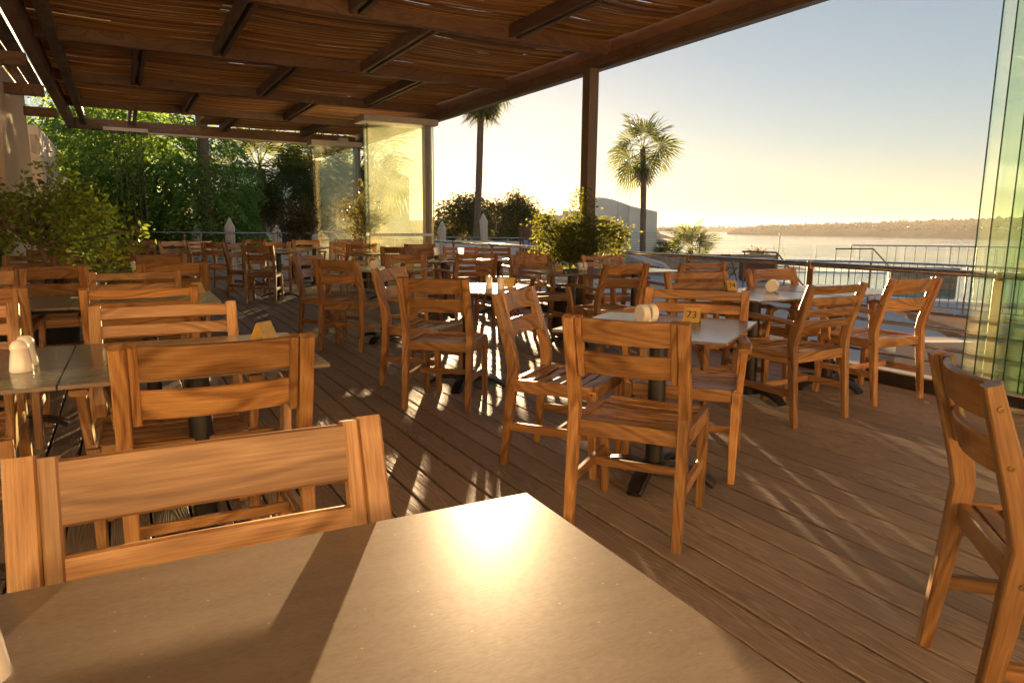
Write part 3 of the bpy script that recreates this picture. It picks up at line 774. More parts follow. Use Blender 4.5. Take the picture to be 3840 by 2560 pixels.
mb = MB(); mb.add([(2.86, 4.72, .012), (2.885, 4.735, .02), (2.91, 4.73, .010), (2.885, 4.71, .006)], [(0, 1, 2, 3)]); tag(part('fallen_leaf', mb, 'dead_frond'), 'small dry orange leaf on the deck by the golden two-slat armchair', 'leaf')
o = thing('plate', 'white plate with red leftovers between the two drinks', 'plate', (-.80, 9.22, TZ))
mb = MB(); mb.lathe([(0, 0), (.06, 0), (.10, .012), (.115, .016), (.113, .019), (.06, .005), (0, .005)], 28); part('dish', mb, 'ceramic', o, True)
mb = MB()
for k in range(9):
    q = rnd.uniform(0, 6.28); r_ = rnd.uniform(0, .05); mb.tube([(r_ * math.cos(q), r_ * math.sin(q), .008), (r_ * math.cos(q) + .02, r_ * math.sin(q), .02)], [.012, .004], 5)
part('food', mb, 'food_red', o)

# ================================================================== BUILDING ALONG THE TERRACE
BW = thing('hotel_building', 'cream plastered building along the left side of the terrace', 'building')
def wallbox(name, s0, s1, t0, t1, z0, z1, mat, parent=BW, ch=0.01):
    mb = MB(); mb.box(P((s0 + s1) / 2, (t0 + t1) / 2, (z0 + z1) / 2), (s1 - s0, t1 - t0, z1 - z0), ch, AX); return part(name, mb, mat, parent)
wallbox('wall', 11.0, 14.2, -4.2, -1.22, 0, 4.2, 'cream_wall')
wallbox('wall', 16.5, 21.0, -3.4, -1.25, -1.4, 3.0, 'cream_wall')
wallbox('wall', -4.7, 10.6, -2.7, -2.0, 0, 4.2, 'white_wall')  # out-of-view stretch, set forward and whitened to bounce sun onto the terrace
mb = MB()
for k in range(15):
    mb.box(P(3.4 + k * .0, -1.0 - .19 * k, 3.30 + .004 * (k % 2)), (21.4, .17, .025), 0, AX)
part('soffit_boards', mb, 'timber_dark', BW)
wallbox('wall', -4.7, -4.0, -1.99, 5.2, 0, 4.2, 'cream_wall')  # unseen wall behind the camera, added to bounce sun back as fill
mb = MB(); mb.box(P(10.2, -1.28, 1.45), (1.5, .02, 2.7), .002, AX); part('window_pane', mb, 'glass_clear', BW)
mb = MB(); mb.box(P(10.2, -1.28, 2.84), (1.62, .10, .08), .004, AX); part('window_head', mb, 'alu_bronze', BW)
mb = MB(); mb.box(P(10.2, -1.24, 0.05), (1.62, .08, .07), .004, AX); part('window_sill', mb, 'alu_bronze', BW)
for s, z in ((14.25, 2.45), (21.0, 2.2)):
    mb = MB(); mb.path([P(s, -1.15, z - .14), P(s, -1.12, z), P(s, -1.15, z + .14)], D1, (.26, .10), .01); part('wall_lamp', mb, 'white_plastic', BW)
mb = MB(); mb.tube([P(14.9, -1.5, 2.6), P(14.9, -1.5, 3.9)], .05, 10); part('downpipe', mb, 'white_plastic', BW)

# ================================================================== GLASS STACKS
def pane(parent, c, ax_w, w, z0, z1, mat, thick=0.010, edge='glass_edge', ew=.004):
    n = Vector((-ax_w.y, ax_w.x, 0)); c = Vector(c)
    mb = MB(); mb.box(c + UP * ((z0 + z1) / 2), (w, thick, z1 - z0), 0, (ax_w, n, UP)); g = part('glass_pane', mb, mat, parent)
    mb = MB()
    for sg in (-1, 1):
        mb.box(c + ax_w * sg * (w / 2 + ew / 2 + .0002) + UP * ((z0 + z1) / 2), (ew, thick + .001, z1 - z0), 0, (ax_w, n, UP))
    part('polished_edge', mb, edge, g); return g
GS = thing('folded_glass_panels', 'stack of frameless sliding glass panels with green edges at the right edge', 'glass panels', P(2.2, 5.2))
def lc(v): return Vector(v) - GS.location
for i, (s, t) in enumerate(((2.80, 5.33), (2.69, 5.29), (2.55, 5.25), (2.46, 5.21), (2.345, 5.17), (2.295, 5.135))):
    pane(GS, lc(P(s - .55, t, 0)), D1, 1.10, .075, 2.985, 'glass_pane', .012)
    mb = MB(); mb.path([lc(P(s - .02, t, .002)), lc(P(s - .02, t, .11))], D1, [(.085, .03), (.06, .026)], .008); part('clamp', mb, 'black_iron', GS)
    mb = MB(); mb.path([lc(P(s - 1.05, t, .002)), lc(P(s - 1.05, t, .11))], D1, [(.085, .03), (.06, .026)], .008); part('clamp', mb, 'black_iron', GS)
mb = MB(); mb.box(lc(P(1.9, 5.22, .018)), (1.7, .26, .03), .003, AX); part('floor_track', mb, 'track_grey', GS)
def far_stack(name, label, s0, t0, t1, n, sp, mat, boxw=True):
    g = thing(name, label, 'glass panels', P(s0, (t0 + t1) / 2))
    off = g.location.copy()
    for i in range(n):
        pane(g, P(s0 + i * sp, (t0 + t1) / 2 + .03 * (i % 3), 0) - off, D2, t1 - t0, .06, 2.90, mat, .010)
    mb = MB(); mb.box(P(s0 + sp * n / 2, (t0 + t1) / 2, 2.965) - off, (sp * n + .22, t1 - t0 + .14, .10), .004, AX); part('header_box', mb, 'track_grey', g)
    mb = MB(); mb.box(P(s0 + sp * n / 2, (t0 + t1) / 2, .03) - off, (sp * n + .1, t1 - t0, .04), .004, AX); part('floor_shoe', mb, 'track_grey', g)
    mb = MB(); mb.box(P(s0 - .02, (t0 + t1) / 2, 1.02) - off, (.012, t1 - t0, .05), .003, AX); part('pull_bar', mb, 'steel', g)
    return g
far_stack('folded_glass_panels', 'tall stack of folded glass panels glowing left of the bright sky', 11.9, 3.75, 4.95, 6, .06, 'glass_dusty')
far_stack('folded_glass_panels', 'dusty yellow glass panels folded at the far corner of the roof', 16.05, 3.85, 4.85, 4, .05, 'glass_dusty')
g = thing('folded_glass_panels', 'dark edges of folded glass hanging in front of the hedge', 'glass panels', P(16.6, .15))
for i in range(6):
    t = -.02 + i * .10
    pane(g, P(16.35, t, 0) - g.location, D1, .55, .06, 2.95, 'glass_clear', .014, 'black_iron', .02)
mb = MB(); mb.box(P(16.4, .22, 2.99) - g.location, (.5, .78, .07), .004, AX); part('header_box', mb, 'track_grey', g)

# ================================================================== RAILINGS
rl = thing('steel_railing', 'polished steel railing along the sea side of the deck', 'railing', P(8, 5.4))
off = rl.location.copy(); RT = 5.40
for s in [1.1 + 1.56 * k for k in range(11)]:
    mb = MB(); mb.path([P(s, RT, -.35) - off, P(s, RT, .86) - off], D1, (.065, .012), .003); pt = part('railing_post', mb, 'alu_bronze', rl)
    mb = MB(); mb.tube([P(s, RT, .84) - off, P(s, RT, .905) - off], .03, 12); part('collar', mb, 'alu_bronze', pt)
mb = MB(); mb.tube([P(-.5, RT, .88) - off, P(8, RT, .88) - off, P(16.9, RT, .88) - off], .024, 12); part('handrail', mb, 'steel', rl, True)
for z in (.56, .45, .30, .19, .02):
    mb = MB(); mb.tube([P(-.5, RT + .03, z) - off, P(8, RT + .03, z) - off, P(16.9, RT + .03, z) - off], .013 if z not in (.45, .30) else .018, 8); part('railing_bar', mb, 'steel', rl, True)
e0 = P(16.9, RT, 0)
rl2 = thing('steel_railing', 'thin steel railing closing the far end of the deck before the hedge', 'railing', (-8, 17.75, 0)); off = Vector(rl2.location)
xs = [e0.x - 1.0 - 1.9 * k for k in range(6)]
for x in xs:
    mb = MB(); mb.tube([Vector((x, 17.75, -.1)) - off, Vector((x, 17.75, .95)) - off], .016, 8); part('railing_post', mb, 'alu_bronze', rl2)
mb = MB(); mb.tube([e0 + UP * .88 - off, Vector((e0.x - .5, 17.7, .92)) - off, Vector((e0.x - 1.2, 17.75, .95)) - off, Vector((-14, 17.75, .95)) - off], .018, 8); part('handrail', mb, 'steel', rl2, True)
for z in (.60, .36, .12):
    mb = MB(); mb.tube([Vector((e0.x - .6, 17.75, z)) - off, Vector((-14, 17.75, z)) - off], .006, 6); part('railing_wire', mb, 'steel', rl2)

# ================================================================== PLANTS
def leaf_cloud(centers, spread, per, size, droop=0.25, aspect=0.5, rg=nrng, up=0.3):
    """leaf-sized folded quads (two triangles each side of the rib) around twig ends"""
    C = np.repeat(np.asarray(centers), per, axis=0); n = len(C)
    p = C + rg.normal(0, 1, (n, 3)) * np.asarray(spread)
    d = rg.normal(0, 1, (n, 3)); d[:, 2] = d[:, 2] * .6 - droop; d /= np.linalg.norm(d, axis=1)[:, None]
    u = rg.normal(0, 1, (n, 3)); u[:, 2] += up; sd_ = np.cross(d, u); sd_ /= np.linalg.norm(sd_, axis=1)[:, None]; nn = np.cross(sd_, d)
    L = size * rg.uniform(.6, 1.25, n)[:, None]; Wd = L * aspect * .5
    v0 = p; v1 = p + d * L * .45 + sd_ * Wd + nn * Wd * .25; v2 = p + d * L; v3 = p + d * L * .45 - sd_ * Wd + nn * Wd * .25
    V = np.stack([v0, v1, v2, v3], 1).reshape(-1, 3); F = np.arange(4 * n).reshape(-1, 4)
    F3 = np.concatenate([F[:, [0, 1, 2]], F[:, [0, 2, 3]]]); lv = np.clip(rg.beta(2, 3, n), 0, 1)
    return V, F3, np.concatenate([lv, lv])
def sprays(origins, dirs, length, nl, lsize, rg=nrng, droop=.9):
    """drooping compound leaves: leaflets in pairs along a curved rachis"""
    n = len(origins); V = []; LV = []
    base = np.clip(rg.beta(2, 3, n), 0, 1); Ls = length * rg.uniform(.6, 1.25, n)
    side = np.cross(dirs, np.array([0, 0, 1.0])); side /= np.linalg.norm(side, axis=1)[:, None] + 1e-9
    for k in range(nl):
        f = (k + 1) / nl
        p = origins + dirs * (Ls * f)[:, None]; p[:, 2] -= droop * Ls * f * f
        tg = dirs.copy(); tg[:, 2] -= 2 * droop * f; tg /= np.linalg.norm(tg, axis=1)[:, None]
        for sg in (-1, 1):
            d = side * sg * .85 + tg * .55; d[:, 2] -= .25; d += rg.normal(0, .18, d.shape); d /= np.linalg.norm(d, axis=1)[:, None]
            nn = rg.normal(0, .35, d.shape) + np.array([0, 0, 1.0]); w = np.cross(d, nn); w /= np.linalg.norm(w, axis=1)[:, None]
            L = (lsize * rg.uniform(.75, 1.2, n))[:, None]
            V.append(np.stack([p, p + d * L * .5 + w * L * .24, p + d * L, p + d * L * .5 - w * L * .24], 1)); LV.append(np.clip(base + rg.normal(0, .12, n), 0, 1))
    V = np.concatenate(V).reshape(-1, 3); F = np.arange(len(V)).reshape(-1, 4)
    return V, F, np.concatenate(LV)
def blob_points(blobs, n, shell=.55, rg=nrng):
    w = np.array([b[3] * b[4] * b[5] for b in blobs]); w = w / w.sum(); idx = rg.choice(len(blobs), n, p=w)
    B = np.array(blobs)[idx]; d = rg.normal(0, 1, (n, 3)); d /= np.linalg.norm(d, axis=1)[:, None]
    r_ = (shell + (1 - shell) * rg.random(n) ** .6)[:, None] * rg.uniform(.8, 1.12, (n, 1))
    return B[:, :3] + d * r_ * B[:, 3:6], d
def limbs(base, tips, r0, mb, sag=.1, rg=rnd):
    base = Vector(base)
    for tp in tips:
        tp = Vector(tp); m = base.lerp(tp, .5) + Vector((rg.uniform(-1, 1), rg.uniform(-1, 1), rg.uniform(0, 1))) * (tp - base).length * sag
        mb.tube([base, m, tp], [r0, r0 * .6, r0 * .2], 5)
def potted(name, label, cat, loc, pot, stem_top, blobs, nclu, per, lsize, mat, spread, ribbed=False, potmat='pot_black'):
    o = thing(name, label, cat, loc); L0 = Vector(loc)
    if pot:
        pr, ph = pot
        prof = [(0, 0), (pr * .86, 0)]
        k = 14 if ribbed else 4
        for i in range(k + 1):
            f = i / k; prof.append((pr * (.86 + .14 * f) + (.004 * (i % 2) if ribbed else 0), ph * f))
        prof += [(pr * .93, ph), (pr * .90, ph - .05), (0, ph - .05)]
        mb = MB(); mb.lathe(prof, 28); part('pot', mb, potmat, o, True)
        mb = MB(); mb.lathe([(0, ph - .045), (pr * .9, ph - .045)], 20); part('soil', mb, 'soil', o)
    C, d = blob_points(blobs, nclu, .35)
    C = C - np.array(L0)
    mb = MB(); st_ = Vector(stem_top) - L0
    b0 = Vector((0, 0, (pot[1] - .05) if pot else 0))
    mb.tube([b0, b0.lerp(st_, .5) + Vector((.015, .01, 0)), st_], [.022, .018, .014], 7)
    limbs(st_, [C[i] for i in range(0, nclu, max(1, nclu // 40))], .011, mb)
    for i in range(0, nclu, max(1, nclu // 160)):
        q = Vector(C[i]); mb.tube([q, q.lerp(st_, .35)], [.002, .004], 4)
    part('stem', mb, 'bark', o)
    V, F, lv = leaf_cloud(C, spread, per, lsize)
    me = big_mesh('foliage', V, F, lv); f = link('foliage', me, mat, o); tag(f, kind='stuff')
    return o
potted('potted_shrub', 'large leafy shrub in a dark grey ribbed pot at the left', 'shrub', (-4.02, 6.0, 0), (.24, .52), (-4.05, 6.05, .98),
       [(-4.15, 6.15, 1.25, .50, .45, .30), (-3.65, 6.1, 1.15, .42, .40, .28), (-4.45, 6.2, 1.20, .50, .40, .25), (-4.0, 6.15, 1.55, .16, .16, .22), (-3.48, 6.0, .90, .28, .28, .26), (-3.75, 6.1, 1.42, .24, .2, .16), (-3.82, 5.98, .66, .14, .14, .2), (-4.6, 6.2, 1.40, .2, .2, .14), (-3.3, 6.05, 1.12, .16, .16, .14)],
       330, 14, .058, 'leaf_shrub', (.055, .055, .045), True)
potted('potted_tree', 'small dark tree standing at the far railing beside the dusty glass', 'tree', (-4.66, 15.4, 0), (.24, .42), (-4.66, 15.4, .98),
       [(-4.66, 15.4, 1.35, .40, .38, .36), (-4.9, 15.4, 1.1, .22, .22, .2), (-4.4, 15.4, 1.15, .24, .22, .2)], 130, 14, .07, 'leaf_dark', (.07, .07, .06))
potted('potted_tree', 'small leafy tree between the dusty glass and the tall glass stack', 'tree', (-2.72, 13.2, 0), (.24, .42), (-2.76, 13.2, 1.0),
       [(-2.80, 13.2, 1.25, .34, .32, .34), (-2.72, 13.2, 1.68, .20, .2, .30), (-3.0, 13.2, 1.45, .2, .2, .2), (-2.5, 13.2, 1.3, .18, .2, .3)], 150, 14, .06, 'leaf_dark', (.06, .06, .055))
potted('potted_shrub', 'bushy shrub in a black planter in front of the roof post', 'shrub', (.66, 8.30, 0), (.26, .50), (.68, 8.30, .78),
       [(.76, 8.30, 1.08, .34, .34, .30), (.48, 8.25, 1.05, .26, .26, .28), (1.05, 8.35, 1.06, .30, .28, .22), (.80, 8.30, 1.42, .14, .14, .22), (.40, 8.25, 1.28, .14, .16, .14), (1.18, 8.35, 1.14, .18, .16, .10), (.66, 8.35, .86, .34, .3, .16)],
       560, 18, .042, 'leaf_mid', (.055, .055, .045))

def tree(name, label, loc, blobs, n, mat, h_trunk, r_trunk, style='spray', lsize=.11, length=.55, group=None, per=14, spread=(.2, .2, .18)):
    o = thing(name, label, 'tree', loc, 0, group); L0 = np.array(loc)
    C, d = blob_points(blobs, n, .55); C = C - L0
    if style == 'spray': V, F, lv = sprays(C, d * np.array([1, 1, .5]) + np.array([0, 0, .15]), length, 7, lsize)
    else: V, F, lv = leaf_cloud(C, spread, per, lsize)
    f = link('crown', big_mesh('crown', V, F, lv), mat, o); tag(f, kind='stuff')
    mb = MB(); top = Vector((0, 0, h_trunk)); mb.tube([(0, 0, -.1), (.04, 0, h_trunk * .5), top], [r_trunk, r_trunk * .8, r_trunk * .6], 10)
    limbs(top, [C[i] * .85 for i in range(0, n, max(1, n // 24))], r_trunk * .45, mb)
    part('trunk', mb, 'bark', o); return o
tree('hedge_tree', 'dense dark green tree with drooping compound leaves behind the far railing', (-10.6, 20.5, -1.4),
     [(-11.6, 20.5, 2.2, 1.9, 1.6, 2.6), (-10.1, 20.0, 2.3, 1.7, 1.6, 2.4), (-9.3, 19.6, 1.6, 1.3, 1.3, 1.8), (-12.4, 20.5, .6, 1.7, 1.5, 1.8), (-10.4, 19.6, .4, 1.6, 1.3, 1.4), (-12.6, 21, 3.0, 1.6, 1.5, 1.6)], 5200, 'leaf_tree', 2.6, .16, 'spray', .125, .62)
tree('hedge_tree', 'fresh green tree between the ringed palm trunk and the fan palms', (-8.5, 21.5, -1.4),
     [(-8.6, 21.5, 2.4, .62, 1.0, 1.5), (-8.45, 21.3, 1.0, .62, 1.0, 1.3), (-8.7, 21.3, .2, .6, .9, 1.2), (-8.05, 21.6, .5, .4, .7, .8)], 1500, 'leaf_tree_light', 2.4, .13, 'spray', .10, .42)
for lb, loc, bl in (('tall dark tree crown behind the hedge seen above the end beam', (-14.5, 27, -1.4), [(-14.5, 27, 3.5, 2.8, 2.4, 4.2), (-16.5, 27.5, 3.0, 2.4, 2.2, 4.0)]),):
    tree('background_tree', lb, loc, bl, 900, 'leaf_tree', 3.0, .2, 'cloud', .22, group='trees behind the hedge', per=14, spread=(.3, .3, .28))
TREES_GLARE = [
 ('dark round tree left of the setting sun', (-5.0, 60, -1.4), [(-5.2, 60, 1.2, 1.5, 1.6, 2.0), (-4.6, 60, 2.3, .9, 1.2, 1.3), (-6.0, 60, .2, 1.0, 1, 1.5)]),
 ('tall dark tree just left of the palm trunk under the sun', (-3.2, 61, -1.4), [(-3.2, 61, 1.6, 1.3, 1.5, 2.0), (-3.7, 61, 2.9, .8, 1, 1.0)]),
 ('low dark tree right under the sun', (-1.3, 60, -1.4), [(-1.4, 60, 1.3, 1.7, 1.6, 2.0), (-.9, 60, 2.2, 1.0, 1, .9)]),
 ('pointed dark tree right of the sun', (.3, 61, -1.4), [(.2, 61, 1.6, 1.2, 1.4, 2.0), (.25, 61, 3.2, .55, .7, 1.0)]),
 ('dark tree beside the slatted gate', (1.6, 60, -1.4), [(1.5, 60, 1.0, 1.0, 1.3, 1.9), (1.2, 60, 2.4, .5, .7, .9), (2.2, 60, .3, .7, 1, 1.3)])]
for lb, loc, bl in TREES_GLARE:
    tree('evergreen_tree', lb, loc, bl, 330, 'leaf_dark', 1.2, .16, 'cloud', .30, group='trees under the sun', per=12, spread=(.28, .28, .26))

# fan palms
def frond_mesh(R_, nseg, droop, pet, seed):
    rg = np.random.default_rng(seed); V = []; F = []; LV = []
    def quad(a, b, c, d, l): 
        i = len(V); V.extend([a, b, c, d]); F.append((i, i + 1, i + 2, i + 3)); LV.append(l)
    def pp(r_, th):           # point on the drooping fan, x outwards from the stem
        x = pet + r_ * math.cos(th); y = r_ * math.sin(th); return np.array([x, y, -droop * (max(x - pet * .3, 0)) ** 2 - .25 * abs(y) ** 1.5 * droop])
    base = rg.uniform(.2, .7)
    quad(np.array([0, -.025, 0.]), np.array([0, .025, 0.]), pp(0, 0) + [0, .02, 0], pp(0, 0) + [0, -.02, 0], base)
    for k in range(nseg):
        th = -1.95 + 3.9 * (k + .5) / nseg; w = 3.9 / nseg * .62
        Lk = R_ * (.72 + .28 * math.cos(th * .6)) * rg.uniform(.88, 1.05); l = np.clip(base + rg.normal(0, .1), 0, 1)
        a, b = pp(.04, th - w * .5), pp(.04, th + w * .5); c, d = pp(Lk * .62, th + w * .5), pp(Lk * .62, th - w * .5)
        lift = np.array([0, 0, .02 * (1 if k % 2 else -1)])
        quad(a, b, c + lift, d + lift, l)
        tip = pp(Lk, th + rg.normal(0, .05)); tip[2] -= Lk * rg.uniform(.12, .32); tm = (tip + (c + d) / 2) / 2 + [0, 0, .03]
        quad(d + lift, c + lift, tm, tip, l)
    return big_mesh('frond', np.array(V), np.array(F), LV)
FR = [frond_mesh(.85, 22, .10, .75, 1), frond_mesh(.85, 22, .34, .70, 2), frond_mesh(.8, 22, .6, .65, 3)]
for m_ in FR: m_.materials.append(MAT['leaf_palm'])
DEADF = frond_mesh(.7, 18, .75, .6, 9); DEADF.materials.append(MAT['dead_frond'])
def palm(label, base, top, nf, sc, rt, seed, dead=8, low=-75, group=None, wrap=False):
    rg = random.Random(seed); o = thing('fan_palm', label, 'palm tree', base, 0, group)
    b = Vector(base); tp = Vector(top) - b; n = 14
    pts = [tp * (i / n) + Vector((math.sin(i * .5 + seed) * .02, 0, 0)) for i in range(n + 1)]
    rs = [rt * (1.12 if i == 0 else 1.0 - .1 * (i / n)) * (1.04 if i % 2 else .98) for i in range(n + 1)]
    mb = MB(); mb.tube(pts, rs, 12); part('trunk', mb, 'palm_bark', o)
    for k in range(nf):
        el = R(low + (84 - low) * ((k + .5) / nf) ** .85); az = k * 2.39996 + rg.uniform(-.3, .3)
        me = FR[0] if el > R(35) else FR[1] if el > R(-15) else FR[2]
        f = link('frond', me, None, o); f.location = tp + Vector((0, 0, rg.uniform(-.25, .15) * sc)); s = sc * rg.uniform(.85, 1.12)
        f.scale = (s, s, s); f.rotation_euler = (rg.choice((-1, 1)) * rg.uniform(.15, 1.0), -el, az)
    for k in range(dead):
        f = link('frond', DEADF, None, o); f.location = tp + Vector((0, 0, -.35 * sc)); s = sc * rg.uniform(.7, 1.0); f.scale = (s,) * 3
        f.rotation_euler = (rg.uniform(-.4, .4), R(rg.uniform(62, 84)), k * 2.4)
    return o
palm('fan palm with full crown rising beside the white house', (6.35, 34, -1.4), (6.10, 34, 4.80), 27, 1.16, .145, 3, 5, -58)
palm('tall palm trunk in front of the sun with its crown above the roof edge', (-1.85, 34, -1.4), (-1.45, 34, 8.35), 34, 1.5, .165, 5, 18)
palm('low fan palm spreading in front of the sea', (9.25, 36.5, -1.9), (9.2, 36.5, -.05), 26, 1.05, .16, 7, 2, -20)
palm('small pale fan palm left of the low fan palm before the sea', (8.1, 36.5, -2.0), (8.05, 36.5, -.55), 18, .8, .12, 8, 2, -20)
for i, (x, y, zt, sc, lb) in enumerate(((-9.1, 25.5, 3.1, 1.25, 'fan palm right of the fresh green tree, leftmost of the garden palms'), (-7.9, 26.5, 2.3, 1.25, 'fan palm with hanging golden fronds in front of the balcony'), (-7.05, 25.0, 3.1, 1.1, 'fan palm left of the dusty glass panels'), (-5.0, 24.5, 3.3, 1.15, 'fan palm seen between the two glass stacks'), (-6.2, 27.5, 2.2, 1.2, 'fan palm behind the dusty glass panels'))):
    palm(lb, (x, y, -1.4), (x + .1, y, zt), 30, sc, .17, 20 + i, 16)
o = thing('palm_trunk', 'grey ringed palm trunk standing at the right end of the dark hedge', 'palm tree', (-8.62, 20.0, -1.4))
mb = MB(); mb.tube([(0, 0, -.1)] + [(.01 * math.sin(k), 0, .2 + k * .18) for k in range(32)], [.20] + [.175 + (.008 if k % 2 else 0) - .001 * k for k in range(32)], 12); part('trunk', mb, 'bark', o)
# low garden plants beyond the far railing
for i, (x, y, s, lb) in enumerate(((-7.3, 20.5, .75, 'spiky green agave under the balcony'), (-5.6, 20.0, .6, 'low bright green bush below the small dark tree'), (-6.4, 19.8, .6, 'low green bush behind the perforated planters'), (-4.9, 19.8, .55, 'low yellow-green bush below the dusty glass'), (-9.0, 19.2, .55, 'low leafy bush behind the planters at the hedge foot'))):
    o = thing('garden_bush', lb, 'bush', (x, y, -1.4))
    C, d = blob_points([(0, 0, 1.35, s, s * .8, s * .9), (0, 0, .5, s, s * .8, .6)], 160, .4)
    V, F, lv = leaf_cloud(C, (.10, .10, .10), 12, .16 if i == 0 else .10, -.1, .28 if i == 0 else .5)
    tag(link('foliage', big_mesh('foliage', V, F, lv), 'leaf_tree_light', o), kind='stuff')
    mb = MB(); limbs((0, 0, -.05), [C[k] for k in range(0, 160, 12)], .02, mb); part('stem', mb, 'bark', o)
# trees near the cliff edge
o = tree('cliff_bush', 'rounded olive-green bush in front of the sea', (12.5, 36, -2.6), [(12.5, 36, -.45, .65, .6, .55), (12.2, 36, -.9, .6, .6, .4), (12.9, 36, -.8, .5, .5, .4)], 150, 'leaf_dark', 1.6, .07, 'cloud', .16, per=12, spread=(.12, .12, .12))
o = tree('small_pine', 'small conical pine standing before the sea right of the white house', (7.85, 36.0, -2.4), [(7.85, 36, -1.1, .36, .36, .22), (7.85, 36, -.7, .26, .26, .22), (7.85, 36, -.3, .13, .13, .25)], 110, 'leaf_dark', 1.5, .05, 'cloud', .14, per=10, spread=(.06, .06, .05))

# ================================================================== PARASOLS, PLANTERS, HIGH CHAIR
def parasol(x, y, zt, lb, lean=0.0, hang=1.55):
    o = thing('closed_parasol', lb, 'parasol', (x, y, -1.4), 0, 'closed white parasols'); H_ = zt + 1.4
    mb = MB(); mb.tube([(0, 0, 0), (0, 0, H_ - .05)], .022, 8); part('pole', mb, 'steel', o)
    n = 24; prof = [(.03, H_), (.055, H_ - .02), (.085, H_ - .075), (.072, H_ - .085), (.125, H_ - .17), (.145, H_ - .22), (.132, H_ - .30), (.125, H_ - .55), (.105, H_ - .95), (.12, H_ - hang + .12), (.17, H_ - hang)]
    vs = []; 
    for i, (r_, z) in enumerate(prof):
        for j in range(n):
            q = 2 * math.pi * j / n; rr = .86 * r_ * (1 + (.20 if i > 2 else .06) * math.cos(8 * q + i * .2)); vs.append((rr * math.cos(q) + lean * (H_ - z) * .1, rr * math.sin(q), z))
    fs = [(i * n + j, i * n + (j + 1) % n, (i + 1) * n + (j + 1) % n, (i + 1) * n + j) for i in range(len(prof) - 1) for j in range(n)]
    mb = MB(); mb.add(vs, fs); part('canopy', mb, 'fabric_white', o, True)
    mb = MB(); mb.lathe([(.0, H_ + .04), (.02, H_ + .03), (.035, H_), (.02, H_ - .02)], 10); part('finial', mb, 'fabric_white', o, True)
    return o
parasol(-8.6, 19.2, 1.12, 'closed white parasol half hidden under the lit hedge')
parasol(-7.45, 18.6, 1.30, 'closed white parasol right of the ringed palm trunk')
parasol(-6.35, 19.0, 1.12, 'closed white parasol in front of the blue towel')
parasol(-5.45, 19.6, 1.05, 'closed white parasol beside the left edge of the dusty glass')
parasol(-4.15, 19.5, 1.05, 'closed white parasol right of the dusty glass, mostly hidden')
parasol(-2.2, 22, 1.28, 'closed white parasol left of the rays, right of the tall glass stack')
parasol(-.92, 22, 1.52, 'closed white parasol right of the palm trunk under the sun', .35)
def planter_panel():
    o = bpy.data.objects.new('perforated_planter', None)
    mb = MB(); mb.box((0, 0, .05), (1.02, .035, .95), .004); part('panel', mb, 'white_plastic', o)
    mb = MB(); rg = random.Random(3)
    for z in [-.28 + .075 * k for k in range(9)]:
        x = -.42 + rg.uniform(0, .1)
        while x < .40:
            w = rg.choice((.03, .03, .07, .12)); 
            if rg.random() < .62: mb.box((x + w / 2, -.0185, z), (w, .004, .022))
            x += w + rg.uniform(.04, .12)
    part('slots', mb, 'dark_slot', o); return o
pp0 = planter_panel(); COL.objects.link(pp0)
for i, (x, y, lb) in enumerate(((-9.35, 18.9, 'white perforated planter panel leftmost, below the hedge'), (-8.25, 18.9, 'white perforated planter panel second from the hedge side'), (-7.15, 18.9, 'white perforated planter panel behind the pale far chair'), (-6.05, 18.9, 'white perforated planter panel below the closed parasol and towel'), (-4.95, 18.9, 'white perforated planter panel nearest the dusty glass'))):
    o = pp0 if i == 0 else copy_tree(pp0); o.location = (x, y, 0); o.rotation_euler = (0, 0, R(-3 + 2 * i)); tag(o, lb, 'planter', 'perforated white planters')
o = thing('high_chair', 'white plastic high chair with steel legs behind the wide two-slat chair', 'high chair', (-2.35, 13.0, 0), R(20))
mb = MB(); mb.lathe([(0, .50), (.15, .50), (.20, .56), (.21, .62), (.19, .615), (.14, .53), (0, .53)], 24); part('seat_shell', mb, 'white_plastic', o, True)
mb = MB(); mb.path([(-.16, -.15, .62), (0, -.2, .80), (.16, -.15, .62)], (0, 1, .2), (.02, .05), .004); mb.path([(-.15, -.17, .60), (0, -.2, .66), (.15, -.17, .60)], (0, 0, 1), (.20, .015), .004); part('backrest', mb, 'white_plastic', o)
mb = MB(); mb.box((0, .16, .66), (.42, .24, .025), .01); part('tray', mb, 'white_plastic', o)
for sx in (-1, 1):
    for sy in (-1, 1):
        mb = MB(); mb.tube([(sx * .13, sy * .12, .52), (sx * .26, sy * .26, 0)], .013, 8); part('leg', mb, 'steel', o)

# ================================================================== BUILDINGS
def extrude_poly(pts, y0, y1):
    n = len(pts); mb = MB(); vs = [(x, y0, z) for x, z in pts] + [(x, y1, z) for x, z in pts]
    fs = [tuple(range(n)), tuple(reversed(range(n, 2 * n)))] + [(i, i + n, (i + 1) % n + n, (i + 1) % n) for i in range(n)]
    mb.add(vs, fs); return mb
o = thing('white_house', 'white house with a curved roof behind the fan palm', 'house', (5, 38, -1.4))
def hz(z): return z + 1.4
curve = [(-.90, hz(2.62)), (-.55, hz(2.72)), (-.1, hz(2.72)), (.4, hz(2.62)), (.9, hz(2.46)), (1.4, hz(2.28)), (1.85, hz(2.14)), (1.95, hz(2.12))]
part('wall', extrude_poly([(-.90, 0)] + curve + [(1.95, 0)], .55, 6.0), 'white_wall', o)
part('wall', extrude_poly([(-.90, 0), (-.90, hz(2.60)), (.35, hz(2.60)), (.35, 0)], 0.30, .545), 'white_wall', o)
part('wing', extrude_poly([(1.25, 0), (1.25, hz(2.28)), (1.95, hz(2.12)), (1.95, 0)], 0, .545), 'white_wall', o)
part('wing', extrude_poly([(1.955, 0), (1.955, hz(2.16)), (2.75, hz(1.98)), (2.75, 0)], .12, 5.0), 'white_wall', o)
